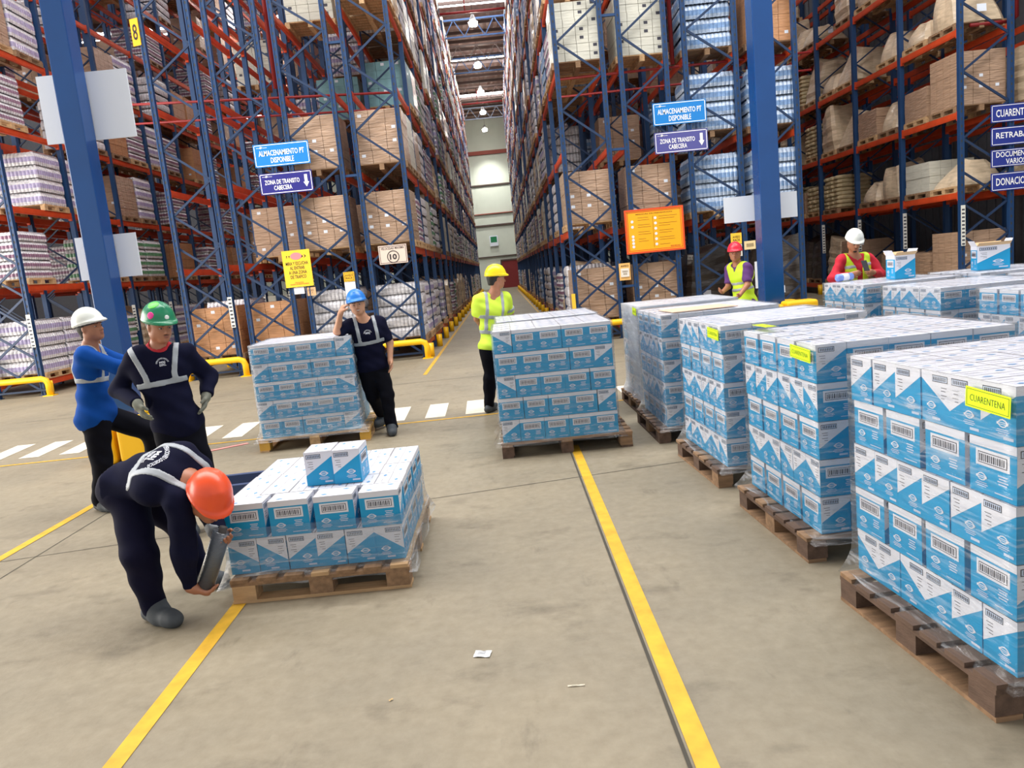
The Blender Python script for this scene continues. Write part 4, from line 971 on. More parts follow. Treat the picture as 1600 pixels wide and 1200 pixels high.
# ------------------------------------------------------------------ people: distance fields meshed by surface nets
V3 = lambda *a: np.array(a, dtype=np.float32)
def nrm(v): return v / (np.linalg.norm(v) + 1e-9)
class Cone:      # tapered capsule, optionally flattened along an axis
    def __init__(s, a, b, ra, rb, k=.02, n=None, f=1.0, sub=False):
        s.a = np.array(a, 'f'); s.b = np.array(b, 'f'); s.ra, s.rb, s.k, s.sub = ra, rb, k, sub; s.n = None if n is None else nrm(np.array(n, 'f')); s.f = f
        R = max(ra, rb); s.lo = np.minimum(s.a, s.b) - R; s.hi = np.maximum(s.a, s.b) + R
    def __call__(s, p):
        a, b = s.a, s.b
        if s.n is not None:
            m = (a + b) / 2; p = p + ((p - m) @ s.n)[..., None] * s.n * (s.f - 1); a = a + ((a - m) @ s.n) * s.n * (s.f - 1); b = b + ((b - m) @ s.n) * s.n * (s.f - 1)
        ab = b - a; t = np.clip(((p - a) @ ab) / (ab @ ab + 1e-9), 0, 1)
        return np.linalg.norm(p - a - t[..., None] * ab, axis=-1) - (s.ra + (s.rb - s.ra) * t)
class Ell:
    def __init__(s, c, A, r, k=.02, sub=False):
        s.c = np.array(c, 'f'); s.A = np.array(A, 'f'); s.r = np.array(r, 'f'); s.k = k; s.sub = sub; R = max(r); s.lo = s.c - R; s.hi = s.c + R
    def __call__(s, p):
        q = (p - s.c) @ s.A.T; k0 = np.linalg.norm(q / s.r, axis=-1); k1 = np.linalg.norm(q / s.r ** 2, axis=-1) + 1e-9
        return k0 * (k0 - 1) / k1
def smin(a, b, k):
    if k <= 0: return np.minimum(a, b)
    h = np.maximum(k - np.abs(a - b), 0) / k; return np.minimum(a, b) - h * h * k * .25
def smax(a, b, k): return -smin(-a, -b, k)
def evalp(prims, p, grow=0.0):
    d = np.full(p.shape[:-1], .3, 'f')
    for q in prims:
        e = q(p)
        d = smax(d, -e, q.k) if q.sub else smin(d, e - grow, q.k)
    return d
def mesh_sdf(prims, h, grow=0.0, post=None, lohi=None):
    pos = [q for q in prims if not q.sub]
    lo = np.min([q.lo for q in pos], 0) - .03 - grow; hi = np.max([q.hi for q in pos], 0) + .03 + grow
    if lohi is not None: lo = np.maximum(lo, lohi[0]); hi = np.minimum(hi, lohi[1])
    n = np.ceil((hi - lo) / h).astype(int) + 1
    ax = [lo[i] + h * np.arange(n[i], dtype='f') for i in range(3)]
    F = np.full(n, .3, 'f')
    for q in prims:
        m = q.k + .035 + grow
        i0 = np.maximum(((q.lo - m - lo) / h).astype(int), 0); i1 = np.minimum(((q.hi + m - lo) / h).astype(int) + 2, n)
        if np.any(i1 <= i0): continue
        P = np.stack(np.meshgrid(ax[0][i0[0]:i1[0]], ax[1][i0[1]:i1[1]], ax[2][i0[2]:i1[2]], indexing='ij'), -1)
        sl = tuple(slice(i0[i], i1[i]) for i in range(3)); e = q(P)
        F[sl] = smax(F[sl], -e, q.k) if q.sub else smin(F[sl], e - grow, q.k)
    if post is not None:
        P = np.stack(np.meshgrid(*ax, indexing='ij'), -1); near = np.abs(F) < .12
        F[near] = post(F[near], P[near])
    F[0], F[-1], F[:, 0], F[:, -1], F[:, :, 0], F[:, :, -1] = .1, .1, .1, .1, .1, .1
    return surfnet(F, lo, h)
def surfnet(F, lo, h):
    S = F < 0; c = [S[i:S.shape[0] - 1 + i, j:S.shape[1] - 1 + j, k:S.shape[2] - 1 + k] for i in (0, 1) for j in (0, 1) for k in (0, 1)]
    allc = c[0].copy(); anyc = c[0].copy()
    for q in c[1:]: allc &= q; anyc |= q
    act = anyc & ~allc; idx = np.argwhere(act)
    if len(idx) == 0: return np.zeros((0, 3)), np.zeros((0, 4), int)
    cid = np.full(act.shape, -1, np.int64); cid[act] = np.arange(len(idx))
    co = [(i, j, k) for i in (0, 1) for j in (0, 1) for k in (0, 1)]
    val = np.stack([F[idx[:, 0] + a, idx[:, 1] + b, idx[:, 2] + d] for a, b, d in co], 1)
    acc = np.zeros((len(idx), 3)); cntv = np.zeros(len(idx))
    for x in range(8):
        for y in range(x + 1, 8):
            if sum(abs(co[x][i] - co[y][i]) for i in range(3)) != 1: continue
            a, b = val[:, x], val[:, y]; m = (a < 0) != (b < 0)
            t = np.where(m, a / np.where(a - b == 0, 1, a - b), 0)
            pt = np.array(co[x])[None] + t[:, None] * (np.array(co[y]) - np.array(co[x]))[None]
            acc[m] += pt[m]; cntv[m] += 1
    v = lo + (idx + acc / cntv[:, None]) * h
    fs = []
    for a in range(3):
        b, d = (a + 1) % 3, (a + 2) % 3
        s0 = [slice(None)] * 3; s1 = [slice(None)] * 3; s0[a] = slice(0, -1); s1[a] = slice(1, None)
        A = S[tuple(s0)]; B = S[tuple(s1)]
        e = np.argwhere(A != B)
        e = e[(e[:, b] > 0) & (e[:, d] > 0) & (e[:, b] < S.shape[b] - 1) & (e[:, d] < S.shape[d] - 1)]
        if len(e) == 0: continue
        def cell(db, dd):
            q = e.copy(); q[:, b] -= db; q[:, d] -= dd; return cid[q[:, 0], q[:, 1], q[:, 2]]
        quad = np.stack([cell(1, 1), cell(0, 1), cell(0, 0), cell(1, 0)], 1)
        ins = A[e[:, 0], e[:, 1], e[:, 2]]; quad[~ins] = quad[~ins][:, ::-1]; fs.append(quad)
    f = np.concatenate(fs); f = f[(f >= 0).all(1)]
    return v, f
def to_obj(name, vf, m, parent, loc, smooth=True, relax=1):
    v, f = vf
    if len(v) == 0: return None
    v = v - np.array(loc)
    for _ in range(relax):
        acc = np.zeros_like(v); c = np.zeros(len(v))
        for a, b in ((0, 1), (1, 2), (2, 3), (3, 0)):
            np.add.at(acc, f[:, a], v[f[:, b]]); np.add.at(c, f[:, a], 1); np.add.at(acc, f[:, b], v[f[:, a]]); np.add.at(c, f[:, b], 1)
        v = v * .5 + .5 * acc / np.maximum(c, 1)[:, None]
    me = bpy.data.meshes.new(name); me.vertices.add(len(v)); me.vertices.foreach_set('co', v.astype('f').ravel())
    me.loops.add(len(f) * 4); me.loops.foreach_set('vertex_index', f.astype('i').ravel()); me.polygons.add(len(f))
    me.polygons.foreach_set('loop_start', np.arange(0, len(f) * 4, 4, dtype='i')); me.polygons.foreach_set('loop_total', np.full(len(f), 4, 'i'))
    me.polygons.foreach_set('use_smooth', np.full(len(f), smooth)); me.materials.append(m); me.update(calc_edges=True); me.validate()
    return link(name, me, parent)
SKIN = mat('skin', (172, 116, 88), .5, noise=.06, nscale=30); SKIN2 = mat('skin_light', (196, 144, 114), .5, noise=.06, nscale=30)
HAIR = mat('hair_black', (24, 20, 20), .6); LIP = mat('lip', (146, 88, 76), .5); EYEW = mat('eye_white', (176, 164, 156), .4); PUP = mat('pupil', (24, 16, 12), .2)
TAPE_M = mat('reflective_grey', (164, 170, 176), .5, noise=.1, nscale=20)
SHOE = mat('shoe_grey', (66, 72, 78), .7, noise=.15, nscale=20)
def person(nm, lab, j, face, up, shirt, trouser, hat, fwd=None, skin=SKIN, res=.007, sleeve=1.0, vest=None, open_vest=False, gloves=False, tape='V', tcol=TAPE_M, wide=1.0, curl=(.5, .5),
           shoe=SHOE, smile=False, stache=False, short=False, hathue=None, print_=None, leg=1.0, hemz=-.12, beard=False, shirt2=None, collar=None, stickers=(), hscale=1.0, hemr=.03):
    j = {k: np.array(v, 'f') for k, v in j.items()}; loc = (float(j['pelvis'][0]), float(j['pelvis'][1]), 0.)
    t = thing('person', lab, 'person', loc); L = loc
    upv = nrm(j['neck'] - j['pelvis']); rt = j['shR'] - j['shL']; rt = nrm(rt - (rt @ upv) * upv); fw = np.cross(upv, rt)
    hp = nrm(j['hipR'] - j['hipL'])
    che = j['chest']; T = np.stack([rt, fw, upv]); W = wide
    loc_ = lambda x, y, z: che + x * rt + y * fw + z * upv
    sh = (j['shR'] + j['shL']) / 2
    torso = [Cone(che + rt * .075 + upv * .01, che - rt * .075 + upv * .01, .118 * W, .118 * W, .05, fw, 1.18),
             Cone(j['shR'] * .82 + j['shL'] * .18 - fw * .005, j['shL'] * .82 + j['shR'] * .18 - fw * .005, .062, .062, .06),
             Cone(che, j['belly'], .125 * W, .108 * W, .06, fw, 1.2), Cone(j['belly'] + rt * .035, j['belly'] - rt * .035, .104 * W, .104 * W, .05, fw, 1.12),
             Cone(j['belly'], j['pelvis'], .108 * W, .108 * W, .05, fw, 1.12),
             Cone(sh * .8 + j['neck'] * .2, j['neck'], .075, .058, .04)]
    pelv = [Cone(j['pelvis'] + hp * .048, j['pelvis'] - hp * .048, .098 * W, .098 * W, .05, fw, 1.05),
            Cone(j['pelvis'] + hp * .06 - fw * .04 - upv * .05, j['pelvis'] - hp * .06 - fw * .04 - upv * .05, .085, .085, .05)]
    arms = []; armR = []; armL = []
    for s_, lst in (('R', armR), ('L', armL)):
        a, e, w_ = j['sh' + s_], j['el' + s_], j['wr' + s_]
        lst += [Cone(a, e, .056, .043, .03), Cone(e, w_, .042, .028, .015)]
    # hands
    hands = {}; hb = []
    for s_, cu in (('R', curl[0]), ('L', curl[1])):
        w_, tp = j['wr' + s_], j['tip' + s_]; D = nrm(tp - w_); tb = che - w_; N = nrm(tb - (tb @ D) * D); S_ = np.cross(D, N)
        if S_ @ fw < 0: S_ = -S_
        pr = [Cone(w_, w_ + D * .03, .027, .03, .015), Cone(w_ + D * .035, w_ + D * .075, .036, .038, .015, N, 2.1)]
        for q, (o_, l_) in enumerate([(.028, .068), (.0095, .078), (-.009, .073), (-.027, .056)]):
            k0 = w_ + D * (.085 - .004 * abs(q - 1.2)) + S_ * o_; d1 = nrm(D + N * cu * .8 + S_ * o_ * 3); k1 = k0 + d1 * l_ * .5; d2 = nrm(D * (1 - cu * .6) + N * cu * 1.6); k2 = k1 + d2 * l_ * .5
            pr += [Cone(k0, k1, .0098, .0088, .006), Cone(k1, k2, .0088, .0075, .004)]
        b0 = w_ + D * .03 + S_ * .026; b1 = b0 + nrm(D * .7 + S_ * .7 + N * .35) * .042; b2 = b1 + nrm(D * .95 + N * .4 * (1 + cu)) * .03
        pr += [Cone(b0, b1, .014, .011, .012), Cone(b1, b2, .0105, .0085, .005)]
        hands[s_] = pr; hb += pr
    legs = []
    for s_ in 'RL':
        legs += [Cone(j['hip' + s_], j['kn' + s_], .084, .056, .04), Cone(j['kn' + s_], j['an' + s_], .056, .038, .02), Cone(j['an' + s_] - V3(0, 0, .02), j['an' + s_] * .5 + j['to' + s_] * .5 - V3(0, 0, .02), .032, .022, .01)]
    # head
    U = nrm(np.array(up, 'f')); Fh = np.array(face, 'f'); Fh = nrm(Fh - (Fh @ U) * U); Rh = np.cross(Fh, U); HA = np.stack([Rh, Fh, U]); hc = j['head']; hs = hscale
    H = lambda x, y, z: hc + hs * (x * Rh + y * Fh + z * U)
    EL = lambda c, r, k, sub=False: Ell(H(*c), HA, tuple(q * hs for q in r), k, sub)
    head = [EL((0, -.012, .03), (.076, .096, .088), .02), EL((0, .022, -.03), (.061, .074, .082), .03), EL((0, .058, -.088), (.03, .028, .022), .03), EL((-.05, .0, -.055), (.02, .04, .03), .03), EL((.05, 0, -.055), (.02, .04, .03), .03),
            EL((.031, .09, .002), (.017, .012, .011), .012, True), EL((-.031, .09, .002), (.017, .012, .011), .012, True),
            EL((0, .088, .022), (.045, .012, .008), .012),
            Cone(H(0, .093, .0), H(0, .110, -.030), .007, .0115, .010), EL((.012, .1, -.034), (.008, .008, .006), .006), EL((-.012, .1, -.034), (.008, .008, .006), .006),
            EL((0, .09, -.058), (.023, .0095, .0055), .005), EL((0, .088, -.068), (.02, .0095, .0055), .005),
            EL((.077, -.004, -.004), (.008, .018, .030), .008), EL((-.077, -.004, -.004), (.008, .018, .030), .008),
            Cone(j['neck'] - upv * .02, H(0, -.02, -.06), .053, .049, .03)]
    bodyp = torso + pelv + armR + armL + hb + legs + head
    to_obj('body', mesh_sdf(bodyp, res), skin, t, L)
    # trousers
    r_ = random.Random(hash(nm) % 7 if False else len(lab)); ph = [r_.uniform(0, 6.28) for _ in range(8)]
    def wr(amp, zf=26, xf=13):
        return lambda F, P: F + .006 * np.sin(P[:, 2] * 14 + P[:, 0] * 9 * np.sin(ph[5]) + 2.2 * np.sin(P[:, 0] * 7 + P[:, 1] * 6 + ph[4])) + amp * (np.sin(P[:, 2] * zf + np.sin(P[:, 0] * xf + ph[0]) * 1.6 + ph[1]) * np.sin(P[:, 0] * 17 + P[:, 1] * 11 + ph[2]) + .6 * np.sin(P[:, 2] * zf * 2.1 + P[:, 0] * 31 + P[:, 1] * 23 + ph[3]))
    tp_ = [Cone(p.a, p.b, p.ra + .016, p.rb + .016, p.k, p.n, p.f) for p in pelv]
    for s_ in 'RL':
        a_ = j['an' + s_]; k_ = j['kn' + s_]; ce = a_ + nrm(a_ - k_) * .045
        tp_ += [Cone(j['hip' + s_], k_, .102 * leg, .078 * leg, .05), Cone(k_, ce, .078 * leg, .063 * leg, .03)]
    tp_ += [Cone(j['pelvis'], j['pelvis'] + (j['belly'] - j['pelvis']) * .2, .112 * W, .108 * W, .04, fw, 1.1)]
    wt = wr(.0045, 22)
    def tpost(F, P):
        F = wt(F, P)
        for s_ in 'RL':
            a_ = j['an' + s_]; dn = nrm(a_ - j['kn' + s_]); d = (P - a_) @ dn - .045; near = np.linalg.norm(P - a_, axis=-1) < .18
            F = np.where(near, np.maximum(F, d), F)
        return F
    to_obj('trousers', mesh_sdf(tp_, .011, 0, tpost), trouser, t, L)
    # shoes
    for s_ in 'RL':
        a_, to = j['an' + s_].copy(), j['to' + s_]; d = to - a_; d[2] = 0; d = nrm(d); fl = max(0., min(a_[2] - .09, to[2] - .04)) if a_[2] > .13 else 0.
        gz = fl; base = np.array([a_[0], a_[1], gz + .045], 'f'); tilt = max(0, a_[2] - gz - .1) * .9
        heel = base - d * .05 + V3(0, 0, tilt); toe = base + d * .16 - V3(0, 0, .004)
        sp = [Cone(heel, toe, .047, .045, .02, (0, 0, 1), 1.0), Cone(a_ + V3(0, 0, .03), heel * .6 + toe * .4, .052, .052, .03), Cone(toe - d * .03, toe + d * .015, .053, .042, .02, (0, 0, 1), 1.05), Cone(a_ + V3(0, 0, .02), heel * .45 + toe * .55, .05, .05, .03)]
        gg = gz
        o = to_obj('shoe', mesh_sdf(sp, .008, 0, lambda F, P: np.maximum(F, gg - P[:, 2] if tilt == 0 else F)), shoe, t, L)
        if tilt == 0 and gz == 0:
            s2 = [Cone(heel, toe + d * .015, .054, .052, .02, (0, 0, 1), 1.0)]
            so = to_obj('sole', mesh_sdf(s2, .008, 0, lambda F, P: np.maximum(np.maximum(F, .0 - P[:, 2]), P[:, 2] - .022)), mat('shoe_sole', (34, 34, 36), .8), o, L)
    # shirt
    g = .017
    shp = [Cone(p.a, p.b, p.ra + g, p.rb + g, p.k, p.n, p.f) for p in torso[:5]]
    shp += [Cone(p.a, p.b, p.ra + g + .018, p.rb + g + .018, p.k, p.n, p.f) for p in pelv] + ([Cone(j['hipR'] + upv * .03, j['hipL'] + upv * .03, .096 * leg, .096 * leg, .04)] if hemz < -.01 else [])
    for s_ in 'RL':
        a, e, w_ = j['sh' + s_], j['el' + s_], j['wr' + s_]
        if sleeve >= 1: shp += [Cone(a, e, .072, .061, .045), Cone(e, w_, .06, .043, .03)]
        else: shp += [Cone(a, a + (e - a) * sleeve, .072, .066, .045)]
    wsh = wr(.0042)
    hz = hemz
    def cuts(F, P):
        F = np.maximum(F, -((P - j['pelvis']) @ upv) + hz)
        for s_ in 'RL':
            if sleeve >= 1: a = j['wr' + s_]; d = nrm(a - j['el' + s_]); 
            else: a = j['sh' + s_] + (j['el' + s_] - j['sh' + s_]) * sleeve; d = nrm(j['el' + s_] - j['sh' + s_])
            near = np.linalg.norm(P - a, axis=-1) < .10
            F = np.where(near, np.maximum(F, (P - a) @ d - (.0 if sleeve >= 1 else .03)), F)
        nb = j['neck'] + fw * .015; dn = np.linalg.norm(P - nb, axis=-1)   # neckline
        F = np.maximum(F, .075 - dn)
        return F
    full = lambda F, P: cuts(wsh(F, P), P)
    to_obj('shirt', mesh_sdf(shp, .009, 0, full), shirt, t, L)
    if collar:
        to_obj('collar', mesh_sdf(shp + [Cone(j['neck'] - upv * .05, j['neck'], .07, .066, .03)], .006, 0, lambda F, P: np.maximum(np.maximum(F - .003, np.linalg.norm(P - j['neck'] - fw * .015, axis=-1) - .088), .064 - np.linalg.norm(P - j['neck'] - fw * .015, axis=-1))), collar, t, L)
    # reflective tape or vest
    Lc = lambda P: (P - che) @ T.T
    if vest is not None:
        vp = [Cone(p.a, p.b, p.ra + g + .012, p.rb + g + .012, p.k, p.n, p.f) for p in torso[:5]] + [Cone(p.a, p.b, p.ra + g + .028, p.rb + g + .028, p.k, p.n, p.f) for p in pelv]
        def vpost(F, P):
            F = wsh(F, P); q = Lc(P); F = np.maximum(F, -((P - j['pelvis']) @ upv) - .06); F = np.maximum(F, np.abs(q[:, 0]) - .175 * W)
            F = np.maximum(F, .08 - np.linalg.norm(P - j['neck'] - fw * .03, axis=-1))
            vv = (.035 if open_vest else -.02) + np.maximum(0, (q[:, 2] - .02)) * .45
            return np.where(q[:, 1] > 0, np.maximum(F, vv - np.abs(q[:, 0])), F)
        to_obj('vest', mesh_sdf(vp, .009, 0, vpost), vest, t, L)
        def vband(F, P):
            q = Lc(P); A = vpost(F, P) - .004; bd = np.minimum(np.abs(q[:, 2] + .10) - .022, np.abs(q[:, 2] + .19) - .022)
            if open_vest: bd = np.abs(q[:, 2] - .06) - .022
            return np.maximum(A, bd)
        to_obj('reflective_tape', mesh_sdf(vp, .009, 0, vband), tcol, t, L)
    elif tape:
        def band(F, P):
            A = cuts(wsh(F, P), P) - .0045; q = Lc(P)
            if tape == 'V': xs = .095 + .28 * np.maximum(q[:, 2] + .02, 0); low = -.08
            else: xs = .10 + 0 * q[:, 2]; low = -.08
            strap = np.maximum(np.abs(np.abs(q[:, 0]) - xs) - .02, low - q[:, 2])
            belt = np.maximum(np.abs(q[:, 2] - low) - .021, np.abs(q[:, 0]) - .17 * W)
            bb = np.minimum(strap, belt)
            if tape == 'H': bb = np.minimum(bb, np.maximum(np.abs(q[:, 2] + .26) - .022, np.abs(q[:, 0]) - .2)); bb = np.where(q[:, 2] < -.1, np.minimum(bb, np.maximum(np.abs(np.abs(q[:, 0]) - .1) - .018, -.24 - q[:, 2])), bb)
            bb = np.maximum(bb, np.abs(q[:, 0]) - .185 * W)
            return np.maximum(A, bb)
        to_obj('reflective_tape', mesh_sdf(shp, .0075, 0, band), tcol, t, L, relax=0)
        if tape == 'H':   # sleeve bands
            for s_ in 'RL':
                c_ = j['sh' + s_] + (j['el' + s_] - j['sh' + s_]) * (sleeve * .85); d = nrm(j['el' + s_] - j['sh' + s_])
                to_obj('reflective_tape', mesh_sdf([Cone(c_ - d * .03, c_ + d * .03, .0735, .0725, 0)], .007, 0, lambda F, P: np.maximum(F, np.abs((P - c_) @ d) - .02)), tcol, t, L)
    if gloves:
        for s_ in 'RL':
            gp = [Cone(p.a, p.b, p.ra + .0035, p.rb + .003, p.k, p.n, p.f) for p in hands[s_]]; w_ = j['wr' + s_]; d = nrm(w_ - j['el' + s_])
            gp.append(Cone(w_ - d * .045, w_ + d * .01, .037, .033, .015)); to_obj('glove', mesh_sdf(gp, .006), mat('glove_grey', (122, 124, 112), .85, noise=.2, nscale=25), t, L)
    # hair, brows, eyes, mouth, helmet
    def hpost(F, P):
        q = (P - hc) @ HA.T / hs; F = np.maximum(F, np.where(q[:, 1] > .03, .045 - q[:, 2], -.075 - q[:, 2] + .9 * np.maximum(q[:, 1] + .02, 0))); return np.maximum(F, np.where((q[:, 1] > .012) & (np.abs(q[:, 0]) > .06), .03 - q[:, 2], F))
    to_obj('hair', mesh_sdf([EL((0, -.016, .028), (.083, .100, .092), .0), Cone(H(0, -.055, -.04), H(0, -.055, .02), .055, .06, .02)], .007, 0, hpost), HAIR, t, L)
    for sx in (-1, 1):
        o = to_obj('eye', mesh_sdf([EL((sx * .031, .079, .001), (.0120, .011, .0050), 0)], .0025), EYEW, t, L)
        to_obj('iris', mesh_sdf([EL((sx * .031 + .001, .0872, .0005), (.0052, .0045, .0052), 0)], .0018), PUP, o, L)
        to_obj('eyebrow', mesh_sdf([Cone(H(sx * .014, .0975, .020), H(sx * .046, .086, .021), .004, .003, 0)], .003), HAIR, t, L)
    if smile: to_obj('teeth', mesh_sdf([EL((0, .0945, -.061), (.019, .006, .006), 0)], .003), mat('teeth', (236, 232, 224), .3), t, L)
    to_obj('lips', mesh_sdf([EL((0, .0925, -.0565), (.021, .009, .0042), .003), EL((0, .091, -.070 if smile else -.0665), (.019, .009, .0045), .003)], .003), LIP, t, L)
    if stache or beard: to_obj('moustache', mesh_sdf([Cone(H(.003, .0985, -.046), H(.022, .089, -.049), .0035, .0022, .003), Cone(H(-.003, .0985, -.046), H(-.022, .089, -.049), .0035, .0022, .003)] + ([EL((0, .078, -.098), (.024, .016, .016), .01)] if beard else []), .003), HAIR, t, L)
    dome = [EL((0, -.008, .048), (.108, .132, .130), .0)]
    rim = [EL((0, -.008, .046), (.114, .138, .018), .0), EL((0, .082, .040), (.080, .074, .011), .03)]
    ridge = [Cone(H(0, -.085, .132), H(0, .068, .138), .016, .016, .02), Cone(H(.034, -.065, .131), H(.034, .06, .133), .010, .010, .015), Cone(H(-.034, -.065, .131), H(-.034, .06, .133), .010, .010, .015)]
    def hc_(F, P): q = (P - hc) @ HA.T / hs; inn = evalp([EL((0, -.008, .04), (.098, .121, .098), 0)], P); return np.maximum(np.maximum(F, (.036 - q[:, 2]) * hs), -inn)
    def rimc(F, P): q = (P - hc) @ HA.T / hs; return np.maximum(F, np.where(q[:, 2] < .03, .03 - q[:, 2], -evalp([EL((0, -.008, .04), (.098, .121, .098), 0)], P)))
    ho = to_obj('hard_hat', mesh_sdf(dome + rim + ridge, .006, 0, rimc), hat, t, L, relax=2)
    ho['label'] = 'hard hat with ridged crown and front peak'
    for (sx_, sy_, sz_, sr_, sm_, sl_) in stickers:
        o = to_obj('sticker', mesh_sdf([EL((0, -.008, .048), (.1100, .1340, .1320), .0)], .004, 0, lambda F, P: np.maximum(np.maximum(F, np.linalg.norm(P - H(sx_, sy_, sz_), axis=-1) - sr_), -(F + .006))), sm_, ho, L)
        if o: o['label'] = sl_
    to_obj('head_band', mesh_sdf([EL((0, -.01, .028), (.088, .108, .014), 0)], .006), mat('hat_band', (60, 60, 62), .6), ho, L)
    # printed lettering on chest or back
    if print_:
        for (lines, x, z, wd, ht, back, arc, col) in print_:
            rot = 0
            me = text_mesh(lines, wd, ht, mat('cloth_print', (206, 210, 220), .6), 0, .03)
            bm = bmesh.new(); bm.from_mesh(me); bmesh.ops.subdivide_edges(bm, edges=[e for e in bm.edges if e.calc_length() > .012], cuts=1); bm.to_mesh(me); bm.free()
            n = len(me.vertices); a = np.empty(n * 3, 'f'); me.vertices.foreach_get('co', a); a = a.reshape(-1, 3)
            u, v_ = a[:, 0].copy(), a[:, 2].copy()
            if arc: th_ = u / arc; rr_ = arc + v_; u = rr_ * np.sin(th_); v_ = rr_ * np.cos(th_) - arc
            if not back: u = -u   # seen from the front the person's right is at the viewer's left
            P = che + (u * 1 + x)[:, None] * rt + (v_ + z)[:, None] * upv; dr = fw * (-1 if back else 1); P = P + dr * .32
            for _ in range(24): P = P - dr * np.clip(wsh(evalp(shp, P), P), -.02, .03)[:, None] * .9
            P = P + dr * .003 - np.array(L); me.vertices.foreach_set('co', P.astype('f').ravel()); me.update(); link('shirt_print', me, t)
    return t
NAVY_C = mat('navy_cotton', (17, 19, 42), .9, spec=.12, noise=.12, nscale=12); NAVY_T = mat('navy_trousers', (17, 17, 40), .85, spec=.12, noise=.15, nscale=8); BLK_T = mat('black_trousers', (14, 15, 24), .85, spec=.12, noise=.15, nscale=8)
BLUE_C = mat('royal_cotton', (10, 70, 150), .85, spec=.15, noise=.1, nscale=10); LIME = mat('lime_cotton', (208, 240, 66), .75, noise=.05, nscale=8); LIMEV = mat('lime_vest', (196, 230, 40), .65, noise=.06, nscale=8)
REDC = mat('red_cotton', (190, 28, 50), .85, noise=.1, nscale=8); PURP = mat('purple_cotton', (88, 48, 110), .85)
def hatm(n, c): return mat('hat_' + n, c, .34, coat=.15, noise=.05, nscale=6)
